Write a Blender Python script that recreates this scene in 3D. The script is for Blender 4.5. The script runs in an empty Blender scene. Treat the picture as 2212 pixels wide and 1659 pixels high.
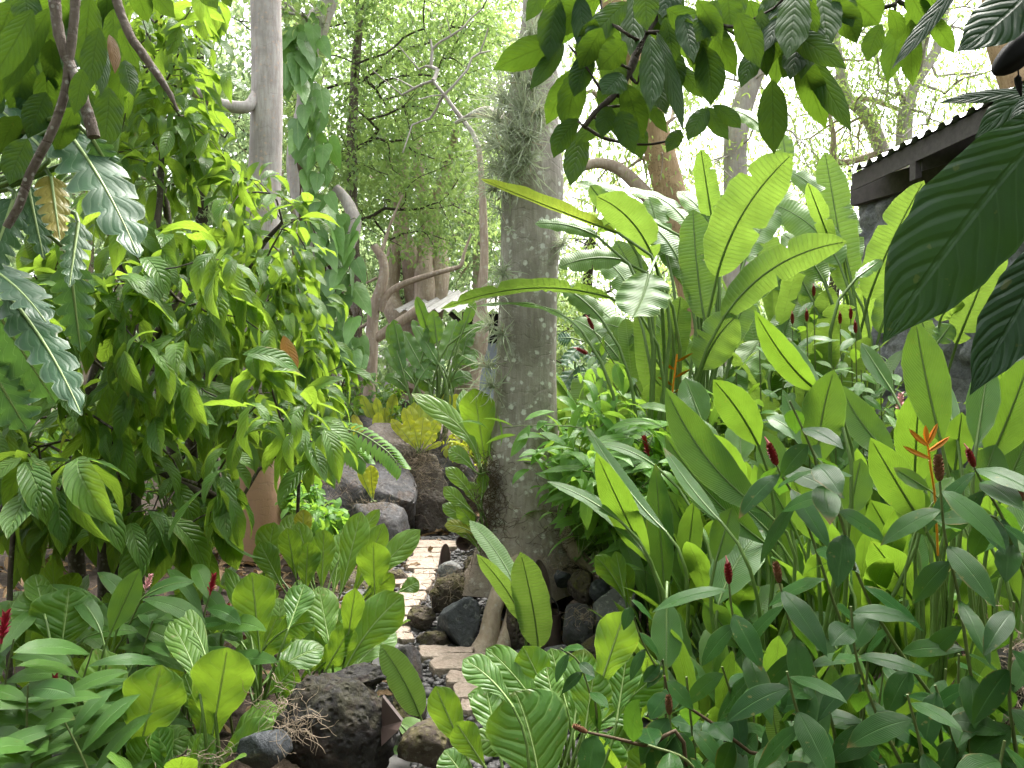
import bpy, bmesh, math
import numpy as np
from mathutils import Vector, noise

# ---------------------------------------------------------------- basics
SC = bpy.context.scene
COL = SC.collection
F, CX, CY, CAMH = 1659.0, 1106.0, 829.5, 1.6      # focal length and centre of the photograph, eye height in metres
UP = np.array([0., 0., 1.])
R = np.random.default_rng(11)


def P(u, v, d):
    """A point at distance d along the view direction, seen at (u, v)."""
    return np.array([(u - CX) / F * d, d, CAMH - (v - CY) / F * d])


def G(u, d, z=0.0):
    """A point on the ground below column u at distance d."""
    return np.array([(u - CX) / F * d, d, z])


def unit(a):
    a = np.asarray(a, float)
    return a / (np.linalg.norm(a) + 1e-12)


class MB:
    """Collects shapes and links them as one mesh object."""

    def __init__(s):
        s.v, s.q, s.t, s.a, s.qm, s.tm, s.n = [], [], [], [], [], [], 0

    def add(s, V, Fc, A=None, mat=0):
        V = np.asarray(V, float)
        Fc = np.asarray(Fc, int)
        s.v.append(V)
        s.a.append(np.zeros((len(V), 3)) if A is None else np.asarray(A, float))
        if len(Fc):
            (s.q if Fc.shape[1] == 4 else s.t).append(Fc + s.n)
            (s.qm if Fc.shape[1] == 4 else s.tm).append(np.full(len(Fc), mat))
        s.n += len(V)

    def build(s, name, mats, parent=None, loc=None, smooth=True):
        me = bpy.data.meshes.new(name)
        V = np.concatenate(s.v)
        A = np.concatenate(s.a)
        off = np.array(parent['_base']) if parent is not None else np.zeros(3)
        if parent is None and loc is not None:
            off = np.asarray(loc, float)
        V = V - off
        q = np.concatenate(s.q) if s.q else np.zeros((0, 4), int)
        t = np.concatenate(s.t) if s.t else np.zeros((0, 3), int)
        loops = np.concatenate([q.ravel(), t.ravel()])
        tot = np.concatenate([np.full(len(q), 4), np.full(len(t), 3)])
        st = np.concatenate([[0], np.cumsum(tot)[:-1]])
        me.vertices.add(len(V)); me.vertices.foreach_set('co', V.astype(np.float32).ravel())
        me.loops.add(len(loops)); me.loops.foreach_set('vertex_index', loops.astype(np.int32))
        me.polygons.add(len(tot))
        me.polygons.foreach_set('loop_start', st.astype(np.int32))
        me.polygons.foreach_set('material_index', np.concatenate((s.qm or [np.zeros(0)]) + (s.tm or [np.zeros(0)])).astype(np.int32))
        me.polygons.foreach_set('use_smooth', np.full(len(tot), bool(smooth)))
        at = me.attributes.new('luv', 'FLOAT_VECTOR', 'POINT')
        at.data.foreach_set('vector', A.astype(np.float32).ravel())
        me.update(calc_edges=True)
        for m in (mats if isinstance(mats, (list, tuple)) else [mats]):
            me.materials.append(m)
        o = bpy.data.objects.new(name, me)
        COL.objects.link(o)
        if parent is not None:
            o.parent = parent
            o['_base'] = list(parent['_base'])
        else:
            o['_base'] = list(off)
            o.location = off
        return o


def tag(o, label=None, cat=None, group=None, kind=None):
    if label: o['label'] = label
    if cat: o['category'] = cat
    if group: o['group'] = group
    if kind: o['kind'] = kind
    return o


def thing(name, label, cat, loc=(0, 0, 0), group=None):
    o = bpy.data.objects.new(name, None)
    o.empty_display_size = .1
    COL.objects.link(o)
    o.location = loc
    o['_base'] = [float(x) for x in loc]
    return tag(o, label, cat, group)


# ---------------------------------------------------------------- shapes
PROF = {
    'paddle': ([0, .03, .08, .2, .4, .62, .8, .91, .97, 1], [0, .3, .56, .86, 1, 1, .86, .58, .26, 0]),
    'lance': ([0, .08, .25, .5, .7, .85, .94, 1], [.04, .3, .78, 1, .92, .6, .28, 0]),
    'strap': ([0, .15, .5, .8, .93, 1], [.35, .8, 1, .75, .35, 0]),
    'cacao': ([0, .06, .2, .45, .68, .82, .91, .96, 1], [.04, .32, .75, 1, .9, .6, .26, .1, 0]),
    'obov': ([0, .1, .3, .52, .72, .87, .95, 1], [.05, .13, .42, .83, 1, .82, .46, 0]),
    'heart': ([0, .04, .12, .28, .55, .8, .93, 1], [.55, .85, 1, .97, .74, .36, .13, 0]),
    'costus': ([0, .08, .25, .5, .72, .88, .95, 1], [.08, .42, .88, 1, .8, .4, .13, 0]),
    'split': ([0, .05, .15, .35, .6, .8, .93, 1], [.5, .85, 1, .95, .8, .55, .25, .03]),
}


def blade(B, T, w, shape='lance', C=None, N=None, roll=0., fold=.15, wave=.0, wfreq=3., curl=0., nu=12, nv=2,
          rnd=.5, torn=None, seed=0):
    """One leaf blade from B to T: midrib a curve through control C, width w, upper face along N."""
    B, T = np.asarray(B, float), np.asarray(T, float)
    C = (B + T) / 2 if C is None else np.asarray(C, float)
    if shape == 'split':
        nu, nv = max(nu, 46), max(nv, 3)
    if torn:
        nu = max(nu, 40)
    t = np.linspace(0, 1, nu + 1)
    mid = ((1 - t) ** 2)[:, None] * B + (2 * t * (1 - t))[:, None] * C + (t ** 2)[:, None] * T
    tg = np.gradient(mid, axis=0)
    tg /= np.linalg.norm(tg, axis=1)[:, None] + 1e-12
    N = UP if N is None else np.asarray(N, float)
    side = np.cross(tg, N)
    bad = np.linalg.norm(side, axis=1) < .05
    if bad.any():
        side[bad] = np.cross(tg[bad], np.array([.3, -.9, .3]))
    side /= np.linalg.norm(side, axis=1)[:, None]
    for i in range(1, nu + 1):
        if side[i] @ side[i - 1] < 0:
            side[i] *= -1
    n = np.cross(side, tg)
    if roll:
        c, s_ = math.cos(roll), math.sin(roll)
        side, n = side * c + n * s_, n * c - side * s_
    pt, pw = PROF[shape]
    hw = np.interp(t, pt, pw)
    k = np.array([.25, .5, .25])
    if nu >= 10 and shape != 'split':
        hs = np.convolve(np.pad(hw, 1, mode='edge'), k, 'valid'); hs[0], hs[-1] = hw[0], hw[-1]; hw = hs
    hw = hw * w / 2
    s = np.linspace(-1, 1, 2 * nv + 1)
    rs = np.random.default_rng(seed + 17)
    L = np.linalg.norm(T - B)
    fac = np.ones((nu + 1, 2 * nv + 1))
    skew = 0.0
    if shape == 'split':
        for sd in (0, 1):
            ph = rs.random()
            nl = 6 + rs.integers(0, 3)
            x = (t * nl + ph) % 1.0
            lob = np.clip(np.minimum(x / .22, (1 - x) / .3), 0, 1) ** .6
            f = .38 + .62 * lob * (.85 + .3 * rs.random())
            cols = s < 0 if sd == 0 else s > 0
            fac[:, cols] *= f[:, None]
        skew = .42
    for sd in (0, 1):
        cols = s < 0 if sd == 0 else s > 0
        rag = 1 + .022 * np.sin(t * (17 + 14 * rs.random()) + 6.3 * rs.random()) + .018 * np.sin(t * (38 + 20 * rs.random()) + 6.3 * rs.random())
        fac[:, cols] *= rag[:, None]
    if torn:
        for _ in range(torn):
            i = rs.integers(4, nu - 3)
            cols = s < 0 if rs.random() < .5 else s > 0
            fac[i, cols] *= .22 + .4 * rs.random()
            j = i + rs.integers(1, 4)
            fac[i + 1:min(j, nu) + 1, cols] *= .9
    if shape == 'heart':
        skew = -.1
    X = s[None, :] * hw[:, None] * fac
    ax = np.abs(X)
    W = w / 2
    lift = np.sin(fold) * ax - curl * ax * ax / max(W, 1e-6)
    if wave:
        ph = rs.random(2) * 6.28
        wv = np.where(X < 0, np.sin(t[:, None] * wfreq * 6.28 + ph[0]), np.sin(t[:, None] * wfreq * 6.28 + ph[1]))
        lift = lift + wave * w * wv * (np.abs(s)[None, :] ** 1.5) * np.minimum(1, hw[:, None] / (W * .3 + 1e-9))
    V = mid[:, None, :] + side[:, None, :] * (X * math.cos(fold))[..., None] + n[:, None, :] * lift[..., None]
    if skew:
        V = V + tg[:, None, :] * (ax * skew * (1 if shape != 'heart' else np.clip(1 - t / .3, 0, 1)[:, None] * 4))[..., None]
    A = np.empty(V.shape)
    A[..., 0] = t[:, None]; A[..., 1] = s[None, :]; A[..., 2] = rnd
    m = 2 * nv + 1
    i, j = np.meshgrid(np.arange(nu), np.arange(2 * nv), indexing='ij')
    a = (i * m + j).ravel()
    Q = np.stack([a, a + 1, a + m + 1, a + m], 1)
    return V.reshape(-1, 3), Q, A.reshape(-1, 3)


def tube(mb, pts, rad, seg=6, mat=0, rnd=.5, cap=True, rough=0.):
    pts = np.asarray(pts, float)
    n = len(pts)
    rad = np.broadcast_to(np.asarray(rad, float), (n,))
    tg = np.gradient(pts, axis=0)
    tg /= np.linalg.norm(tg, axis=1)[:, None] + 1e-12
    a = np.cross(tg[0], [0.3, .2, .9])
    if np.linalg.norm(a) < .1: a = np.cross(tg[0], [1, 0, 0])
    a = unit(a)
    ang = np.linspace(0, 2 * np.pi, seg, endpoint=False)
    V = np.empty((n, seg, 3)); A = np.empty((n, seg, 3))
    L = 0.
    for i in range(n):
        a = unit(a - tg[i] * (a @ tg[i]))
        b = np.cross(tg[i], a)
        if i: L += np.linalg.norm(pts[i] - pts[i - 1])
        V[i] = pts[i] + rad[i] * (np.cos(ang)[:, None] * a + np.sin(ang)[:, None] * b)
        A[i, :, 0] = L; A[i, :, 1] = ang / 6.2832; A[i, :, 2] = rnd
    if rough:
        V += (R.random(V.shape) - .5) * rough * 2
    i, j = np.meshgrid(np.arange(n - 1), np.arange(seg), indexing='ij')
    p = (i * seg + j).ravel(); q = (i * seg + (j + 1) % seg).ravel()
    mb.add(V.reshape(-1, 3), np.stack([p, q, q + seg, p + seg], 1), A.reshape(-1, 3), mat)
    if cap and seg > 3:
        for k in (0, n - 1):
            c = np.concatenate([V[k], pts[k][None]])
            f = [(x, (x + 1) % seg, seg) if k else ((x + 1) % seg, x, seg) for x in range(seg)]
            mb.add(c, f, np.full((seg + 1, 3), rnd), mat)


def bez(p0, p1, p2, p3, n):
    t = np.linspace(0, 1, n)[:, None]
    return (1 - t) ** 3 * p0 + 3 * (1 - t) ** 2 * t * p1 + 3 * (1 - t) * t * t * p2 + t ** 3 * p3


def smooth_path(pts, n):
    """Catmull-Rom through the points."""
    pts = np.asarray(pts, float)
    if len(pts) == 2:
        return pts[0] + np.linspace(0, 1, n)[:, None] * (pts[1] - pts[0])
    p = np.concatenate([[2 * pts[0] - pts[1]], pts, [2 * pts[-1] - pts[-2]]])
    x = np.linspace(0, len(pts) - 1, n)
    i = np.minimum(x.astype(int), len(pts) - 2)
    f = (x - i)[:, None]
    a, b, c, d = p[i], p[i + 1], p[i + 2], p[i + 3]
    return .5 * (2 * b + (c - a) * f + (2 * a - 5 * b + 4 * c - d) * f ** 2 + (3 * b - a - 3 * c + d) * f ** 3)


def box(mb, lo, hi, mat=0, xf=None):
    lo, hi = np.asarray(lo, float), np.asarray(hi, float)
    V = np.array([[x, y, z] for x in (lo[0], hi[0]) for y in (lo[1], hi[1]) for z in (lo[2], hi[2])])
    if xf is not None: V = xf(V)
    Q = [[0, 1, 3, 2], [4, 6, 7, 5], [0, 4, 5, 1], [2, 3, 7, 6], [0, 2, 6, 4], [1, 5, 7, 3]]
    # separate corners per face keep the edges crisp
    Vf = np.concatenate([V[q] for q in Q])
    mb.add(Vf, np.arange(24).reshape(6, 4), None, mat)


_ico = {}


def ico(level):
    if level not in _ico:
        bm = bmesh.new(); bmesh.ops.create_icosphere(bm, subdivisions=level, radius=1)
        _ico[level] = (np.array([v.co[:] for v in bm.verts]), np.array([[v.index for v in f.verts] for f in bm.faces]))
        bm.free()
    return _ico[level]


# templates for mass foliage ----------------------------------------------------------------
def leaf_templates(shape, aspect, n, nu=6, nv=1, droop=.25, fold=.3, wave=.04, seed=0):
    """n variants of a leaf of length 1 lying along +Y, upper face +Z."""
    out = []
    rs = np.random.default_rng(seed)
    for k in range(n):
        dr = droop * (.3 + 1.4 * rs.random())
        B, T = np.zeros(3), np.array([.12 * (rs.random() - .5), math.sqrt(max(.1, 1 - dr * dr)), -dr])
        C = np.array([.1 * (rs.random() - .5), .55, dr * .35])
        out.append(blade(B, T, aspect * (.85 + .3 * rs.random()), shape, C, UP, fold=fold * (.4 + rs.random()),
                         wave=wave, wfreq=2.5, nu=nu, nv=nv, seed=int(rs.integers(1e6)), roll=(rs.random() - .5) * .4))
    return out


def scatter(mb, temps, pos, dirs, nrm, size, rnd, mat=0):
    pos = np.asarray(pos, float)
    n = len(pos)
    if n == 0: return
    d = dirs / (np.linalg.norm(dirs, axis=1)[:, None] + 1e-9)
    x = np.cross(d, nrm); x /= np.linalg.norm(x, axis=1)[:, None] + 1e-9
    z = np.cross(x, d)
    pick = R.integers(0, len(temps), n)
    for k, (V, Q, A) in enumerate(temps):
        m = np.nonzero(pick == k)[0]
        if not len(m): continue
        W = (V[None, :, 0, None] * x[m][:, None] + V[None, :, 1, None] * d[m][:, None] + V[None, :, 2, None] * z[m][:, None]) * np.asarray(size)[m][:, None, None] + pos[m][:, None]
        AA = np.repeat(A[None], len(m), 0); AA[..., 2] = np.asarray(rnd)[m][:, None]
        QQ = Q[None] + (np.arange(len(m)) * len(V))[:, None, None]
        mb.add(W.reshape(-1, 3), QQ.reshape(-1, Q.shape[1]), AA.reshape(-1, 3), mat)


def sphere_dirs(n):
    a = R.normal(size=(n, 3))
    return a / np.linalg.norm(a, axis=1)[:, None]


# branching skeleton ------------------------------------------------------------------------
def grow(trunk, targets, r_tip, r_max, start=0, bend=.12, upb=.1, step=.25, pen=.35, power=.5):
    """Branches from a trunk polyline to every target point; returns (chains of points and radii, tip points, tip directions)."""
    nodes = [np.asarray(p, float) for p in trunk]
    par = [-1] + list(range(len(trunk) - 1))
    plen = [0.]
    for i in range(1, len(nodes)): plen.append(plen[-1] + np.linalg.norm(nodes[i] - nodes[i - 1]) * .2)
    targets = np.asarray(targets, float)
    tr = np.array(nodes)[start:]
    order = np.argsort([np.min(np.linalg.norm(tr - x, axis=1)) for x in targets])
    tips, tdir = [], []
    chains = []
    for oi in order:
        T = targets[oi]
        arr = np.array(nodes)
        c = np.linalg.norm(arr - T, axis=1) + pen * np.array(plen)
        c[:start] = 1e9
        a = int(np.argmin(c))
        D = np.linalg.norm(T - nodes[a])
        k = max(2, int(D / step) + 1)
        jit = (R.random(3) - .5) * D * bend * 2 + UP * D * upb
        ch = [a]
        for q in range(1, k + 1):
            f = q / k
            p = nodes[a] + (T - nodes[a]) * f + jit * 4 * f * (1 - f) * .5 + (R.random(3) - .5) * .05 * D * (q < k)
            nodes.append(p); par.append(ch[-1]); plen.append(plen[ch[-1]] + D / k); ch.append(len(nodes) - 1)
        chains.append(ch); tips.append(len(nodes) - 1)
        tdir.append(unit(nodes[-1] - nodes[-2]))
    cnt = np.zeros(len(nodes))
    for tp in tips:
        i = tp
        while i >= 0: cnt[i] += 1; i = par[i]
    rad = np.minimum(r_tip * np.maximum(cnt, 1) ** power, r_max)
    arr = np.array(nodes)
    out = []
    for ch in chains:
        rr = rad[ch].copy(); rr[0] = min(rr[0], rr[1] * 1.25)
        out.append((arr[ch], rr))
    return out, arr[tips], np.array(tdir)


# ---------------------------------------------------------------- materials
class NG:
    """Small helper for node graphs."""

    def __init__(s, name):
        s.m = bpy.data.materials.new(name); s.m.use_nodes = True
        s.t = s.m.node_tree; s.t.nodes.clear()
        s.out = s.t.nodes.new('ShaderNodeOutputMaterial')

    def n(s, typ, **kw):
        x = s.t.nodes.new(typ)
        for k, v in kw.items(): setattr(x, k, v)
        return x

    def put(s, sock, v):
        if isinstance(v, bpy.types.NodeSocket): s.t.links.new(v, sock)
        elif isinstance(v, (tuple, list)) and len(v) == 3 and sock.type == 'RGBA': sock.default_value = (*v, 1)
        else: sock.default_value = v

    def math(s, op, a, b=0., c=None):
        x = s.n('ShaderNodeMath', operation=op)
        s.put(x.inputs[0], a); s.put(x.inputs[1], b)
        if c is not None: s.put(x.inputs[2], c)
        return x.outputs[0]

    def ramp(s, v, a, b, lo=0., hi=1.):
        x = s.n('ShaderNodeMapRange', interpolation_type='SMOOTHSTEP')
        s.put(x.inputs[0], v)
        for i, q in zip((1, 2, 3, 4), (a, b, lo, hi)): x.inputs[i].default_value = q
        return x.outputs[0]

    def mix(s, f, a, b, blend='MIX'):
        x = s.n('ShaderNodeMix', data_type='RGBA', blend_type=blend)
        s.put(x.inputs[0], f); s.put(x.inputs[6], a); s.put(x.inputs[7], b)
        return x.outputs[2]

    def noise(s, scale, detail=3., rough=.6, vec=None, out=0, dist=0.):
        x = s.n('ShaderNodeTexNoise'); x.inputs['Scale'].default_value = scale
        x.inputs['Detail'].default_value = detail; x.inputs['Roughness'].default_value = rough; x.inputs['Distortion'].default_value = dist
        s.put(x.inputs['Vector'], vec if vec is not None else s.obj())
        return x.outputs[out]

    def voro(s, scale, feature='F1', vec=None, out='Distance'):
        x = s.n('ShaderNodeTexVoronoi', feature=feature); x.inputs['Scale'].default_value = scale
        s.put(x.inputs['Vector'], vec if vec is not None else s.obj())
        return x.outputs[out]

    def obj(s):
        if not hasattr(s, '_o'): s._o = s.n('ShaderNodeTexCoord').outputs['Object']
        return s._o

    def scaled(s, vec, sc):
        x = s.n('ShaderNodeMapping'); s.put(x.inputs[0], vec); x.inputs['Scale'].default_value = sc
        return x.outputs[0]

    def luv(s):
        a = s.n('ShaderNodeAttribute', attribute_name='luv')
        x = s.n('ShaderNodeSeparateXYZ'); s.t.links.new(a.outputs['Vector'], x.inputs[0])
        s._luvvec = a.outputs['Vector']
        return x.outputs[0], x.outputs[1], x.outputs[2]

    def bump(s, h, strength=.3, dist=.01, nrm=None):
        x = s.n('ShaderNodeBump'); x.inputs['Strength'].default_value = strength; x.inputs['Distance'].default_value = dist
        s.put(x.inputs['Height'], h)
        if nrm is not None: s.put(x.inputs['Normal'], nrm)
        return x.outputs[0]

    def pbr(s, col, rough=.6, spec=.5, nrm=None, metal=0., coat=0.):
        x = s.n('ShaderNodeBsdfPrincipled')
        s.put(x.inputs['Base Color'], col); s.put(x.inputs['Roughness'], rough)
        x.inputs['Specular IOR Level'].default_value = spec; x.inputs['Metallic'].default_value = metal
        if nrm is not None: s.put(x.inputs['Normal'], nrm)
        return x.outputs[0]

    def done(s, sh):
        s.t.links.new(sh, s.out.inputs['Surface'])
        return s.m


def leaf_mat(name, c1, c2, glow, veins=10, swing=3., vein_col=None, vein=.35, rough=.38, spec=.5, tf=.42, bump=.35,
             parallel=False, sharp=.78, spots=.25, old=(.42, .3, .05), dry_edge=.0, bdist=.004, lvein=.55):
    g = NG(name)
    u, v, r = g.luv()
    av = g.math('ABSOLUTE', v)
    if parallel:
        ph = g.math('MULTIPLY', v, veins)
    else:
        ph = g.math('SUBTRACT', g.math('MULTIPLY', u, veins), g.math('MULTIPLY', g.math('POWER', av, 1.2), swing))
    ph = g.math('ADD', ph, g.math('MULTIPLY', g.math('SUBTRACT', g.noise(9., 2., .5), .5), .9 if veins < 20 else .5))
    fr = g.math('ABSOLUTE', g.math('SUBTRACT', g.math('FRACT', ph), .5))
    tri = g.math('MULTIPLY', fr, 2.)
    ln = g.ramp(tri, sharp, 1.)
    mid = g.ramp(av, .09, .025)
    line = g.math('MAXIMUM', g.math('MULTIPLY', ln, vein), g.math('MULTIPLY', mid, .9))
    nz = g.noise(7., 3., .6)
    col = g.mix(r, c1, c2)
    col = g.mix(g.ramp(nz, .35, .7, 0., .35), col, tuple(x * .62 for x in c1))
    vc = vein_col or tuple(min(1, x * 1.9 + .03) for x in c2)
    col = g.mix(g.math('MULTIPLY', line, .6), col, vc)
    # blemishes, old yellow leaves, dry margins
    sp = g.ramp(g.noise(55., 2., .5), .68, .74, 0., spots)
    col = g.mix(sp, col, (.2, .17, .05))
    oldf = g.math('MULTIPLY', g.ramp(r, .955, .985), g.ramp(nz, .25, .6, .75, 1.))
    col = g.mix(oldf, col, old)
    if dry_edge:
        e = g.math('MULTIPLY', g.ramp(g.math('ADD', g.math('MULTIPLY', g.noise(9., 2.), .5), g.math('MULTIPLY', g.math('MAXIMUM', av, u), .62)), .86, .95), dry_edge)
        col = g.mix(e, col, (.22, .13, .05))
    # thin pale margin
    edge = g.ramp(av, .93, .985, 0., .55)
    col = g.mix(edge, col, vc)
    h = g.math('ADD', g.math('MULTIPLY', g.ramp(tri, .35, 1.), -.8), g.math('MULTIPLY', mid, -1.))
    nb = g.bump(h, bump, bdist)
    nb = g.bump(g.noise(40., 3.), .12, .004, nb)
    rr = g.ramp(nz, .3, .7, rough - .06, rough + .12)
    p = g.pbr(col, rr, spec, nb)
    tr = g.n('ShaderNodeBsdfTranslucent')
    tc = g.mix(.72, col, glow)
    blot = g.noise(13., 4., .7)
    tc = g.mix(g.ramp(blot, .38, .68, 0., .5), tc, tuple(x * .5 for x in glow))
    tc = g.mix(g.math('MULTIPLY', line, lvein), tc, tuple(x * .4 for x in glow))
    tc = g.mix(oldf, tc, tuple(x * 1.2 for x in old))
    g.put(tr.inputs['Color'], tc)
    mx = g.n('ShaderNodeMixShader'); mx.inputs[0].default_value = tf
    g.t.links.new(p, mx.inputs[1]); g.t.links.new(tr.outputs[0], mx.inputs[2])
    return g.done(mx.outputs[0])


def plain(name, col, rough=.6, spec=.4, nscale=12., amt=.5, dark=.5, bump=.2, metal=0., bd=.01):
    g = NG(name)
    nz = g.noise(nscale, 4., .65)
    c = g.mix(g.ramp(nz, .3, .7, 0., amt), col, tuple(x * dark for x in col))
    return g.done(g.pbr(c, rough, spec, g.bump(nz, bump, bd), metal))


def bark_mat(name, c1, c2, spot=(.5, .5, .47), spot_amt=.6, spot_scale=26., ring=0., streak=.5, bump=.5, rough=.85, blotch=None, moss=None, base=None, base_h=0.):
    g = NG(name)
    u, v, r = g.luv()
    st = g.noise(1., 4., .65, g.scaled(g.obj(), (34., 34., 5.)))
    fine = g.noise(48., 4., .7)
    big = g.noise(3.2, 3., .6)
    col = g.mix(g.ramp(st, .3, .7), c1, c2)
    col = g.mix(g.ramp(big, .4, .65, 0., .5), col, tuple(x * .55 for x in c1))
    if blotch:
        col = g.mix(g.ramp(g.noise(9., 3., .7), .52, .6, 0., .85), col, blotch)
    if spot_amt:
        vd = g.voro(spot_scale, vec=None)
        lich = g.math('MULTIPLY', g.ramp(g.math('ADD', vd, g.math('MULTIPLY', g.noise(70., 3.), .4)), .52, .4), g.ramp(g.noise(7., 2.), .42, .52))
        col = g.mix(g.math('MULTIPLY', lich, spot_amt), col, spot)
        pat = g.ramp(g.noise(14., 5., .75, dist=.6), .56, .64, 0., .5)
        col = g.mix(g.math('MULTIPLY', pat, spot_amt), col, tuple(x * .85 for x in spot))
    if moss:
        col = g.mix(g.ramp(g.noise(6., 4., .7), .55, .68, 0., .8), col, moss)
    if base:
        sz = g.n('ShaderNodeSeparateXYZ'); g.t.links.new(g.obj(), sz.inputs[0])
        col = g.mix(g.math('MULTIPLY', g.ramp(g.math('ADD', sz.outputs[2], g.math('MULTIPLY', big, 1.4)), 2.6 + base_h, 1.3 + base_h), .85), col, base)
    h = g.math('ADD', g.math('MULTIPLY', st, streak), g.math('MULTIPLY', fine, .5))
    if ring:
        w = g.math('SINE', g.math('ADD', g.math('MULTIPLY', u, 75.), g.math('MULTIPLY', big, 34.)))
        rg = g.math('MULTIPLY', g.ramp(w, .8, 1.), g.ramp(g.noise(8., 3., .7), .4, .62))
        col = g.mix(g.math('MULTIPLY', rg, ring * .6), col, tuple(x * .45 for x in c1))
        h = g.math('SUBTRACT', h, g.math('MULTIPLY', rg, ring * .6))
    return g.done(g.pbr(col, rough, .25, g.bump(h, bump, .02)))


def rock_mat(name, c1, c2, moss=None, moss_amt=0., rough=.8, pits=.6, lichen=0., scale=1., brown=None, spec=.4):
    g = NG(name)
    big = g.noise(4. * scale, 4., .65)
    fine = g.noise(30. * scale, 5., .75)
    col = g.mix(g.ramp(big, .3, .7), c1, c2)
    col = g.mix(g.ramp(fine, .35, .7, 0., .45), col, tuple(x * .45 for x in c1))
    if brown:
        col = g.mix(g.ramp(g.noise(6. * scale, 4., .7, dist=.5), .48, .62, 0., .85), col, brown)
    if lichen:
        col = g.mix(g.math('MULTIPLY', g.ramp(g.noise(22. * scale, 4., .7), .56, .66), lichen), col, (.42, .42, .4))
    geo = g.n('ShaderNodeNewGeometry')
    if moss:
        sx = g.n('ShaderNodeSeparateXYZ'); g.t.links.new(geo.outputs['Normal'], sx.inputs[0])
        f = g.math('MULTIPLY', g.ramp(sx.outputs[2], -.1, .6), g.ramp(g.noise(11. * scale, 5., .75), .4, .6))
        col = g.mix(g.math('MULTIPLY', f, moss_amt), col, g.mix(g.noise(60., 2.), moss, tuple(x * .35 for x in moss)))
    pv = g.voro(24. * scale)
    h = g.math('ADD', g.math('MULTIPLY', fine, 1.), g.math('MULTIPLY', g.ramp(pv, .0, .45), pits))
    h = g.math('ADD', h, g.math('MULTIPLY', big, 1.2))
    return g.done(g.pbr(col, g.ramp(fine, .3, .7, rough - .15, rough + .1), spec, g.bump(h, .75, .02)))


M = {}
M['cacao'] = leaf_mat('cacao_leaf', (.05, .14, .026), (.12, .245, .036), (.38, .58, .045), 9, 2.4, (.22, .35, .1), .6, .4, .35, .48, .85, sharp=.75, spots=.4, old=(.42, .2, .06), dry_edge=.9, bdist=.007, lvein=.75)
M['cacao_shaded'] = leaf_mat('shaded_cacao_leaf', (.016, .055, .018), (.034, .095, .018), (.2, .36, .02), 10, 2.6, (.03, .075, .02), .55, .55, .25, .27, .45, sharp=.8, spots=.2, old=(.16, .09, .03), bdist=.004, lvein=.7)  # cacao leaf again, base colour darkened to carry the shade overhead
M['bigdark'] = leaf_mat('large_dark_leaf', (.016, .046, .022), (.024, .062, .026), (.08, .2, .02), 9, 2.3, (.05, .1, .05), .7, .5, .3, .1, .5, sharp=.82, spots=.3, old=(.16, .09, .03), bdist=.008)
M['helic'] = leaf_mat('heliconia_leaf', (.085, .195, .05), (.14, .275, .05), (.28, .43, .045), 32, .5, (.3, .45, .14), .7, .36, .4, .4, .5, sharp=.45, spots=.2, old=(.45, .36, .03), bdist=.004, lvein=.9, dry_edge=.3)
M['ginger'] = leaf_mat('ginger_leaf', (.042, .13, .026), (.095, .21, .034), (.27, .46, .026), 26, 8., (.18, .32, .1), .6, .34, .38, .38, .5, sharp=.5, spots=.35, old=(.4, .3, .03), bdist=.004, lvein=.85, dry_edge=.45)
M['costus'] = leaf_mat('costus_leaf', (.012, .05, .012), (.034, .098, .018), (.14, .31, .018), 9, 0, (.06, .14, .035), .4, .3, .14, .3, .35, True, sharp=.7, spots=.5, old=(.36, .27, .04), dry_edge=.8)
M['anth'] = leaf_mat('anthurium_leaf', (.06, .165, .028), (.14, .275, .036), (.36, .56, .03), 8, 2.0, (.3, .46, .13), .95, .38, .4, .42, .55, sharp=.86, spots=.8, old=(.45, .36, .03), bdist=.006, lvein=.8, dry_edge=.3)
M['philo'] = leaf_mat('split_leaf', (.04, .105, .055), (.065, .14, .06), (.14, .3, .03), 8, 2.2, (.24, .34, .2), .8, .44, .35, .25, .3, sharp=.88, spots=.1, old=(.55, .38, .05), dry_edge=.35, bdist=.004)
M['heart'] = leaf_mat('heart_leaf', (.1, .22, .065), (.15, .3, .07), (.2, .4, .05), 7, 2.2, (.24, .38, .13), .5, .42, .4, .32, .3, sharp=.85, spots=.15)
M['small'] = leaf_mat('shade_tree_leaf', (.13, .24, .085), (.21, .33, .11), (.46, .62, .17), 6, 1., None, .2, .42, .4, .5, .1, spots=0., old=(.5, .42, .08))  # leaf colour paled to stand in for haze in the background
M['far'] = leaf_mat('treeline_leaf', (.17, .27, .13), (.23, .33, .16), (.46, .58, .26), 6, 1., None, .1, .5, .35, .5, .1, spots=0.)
M['airy'] = leaf_mat('acacia_leaf', (.17, .28, .09), (.25, .37, .1), (.52, .68, .16), 6, 1., None, .2, .42, .4, .5, .1, spots=0., old=(.5, .42, .08))
M['brom'] = leaf_mat('bird_nest_leaf', (.28, .38, .045), (.42, .46, .045), (.7, .72, .05), 7, 1.5, (.48, .5, .12), .5, .4, .4, .5, .3, sharp=.85, spots=.5, old=(.62, .45, .04))
M['fern'] = leaf_mat('fern_leaf', (.09, .24, .04), (.15, .32, .045), (.38, .62, .06), 12, 3., None, .3, .38, .45, .48, .3, spots=.1)
M['stemgreen'] = plain('green_stem', (.11, .19, .04), .45, .5, 20., .5, .5, .1)
M['ribpale'] = plain('pale_midrib', (.27, .38, .13), .5, .4, 20., .3, .7, .1)
M['canestem'] = plain('cane_stem', (.13, .17, .055), .5, .4, 25., .6, .5, .15)
M['brownstem'] = plain('brown_stem', (.10, .065, .035), .7, .3, 30., .7, .45, .4)
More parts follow.
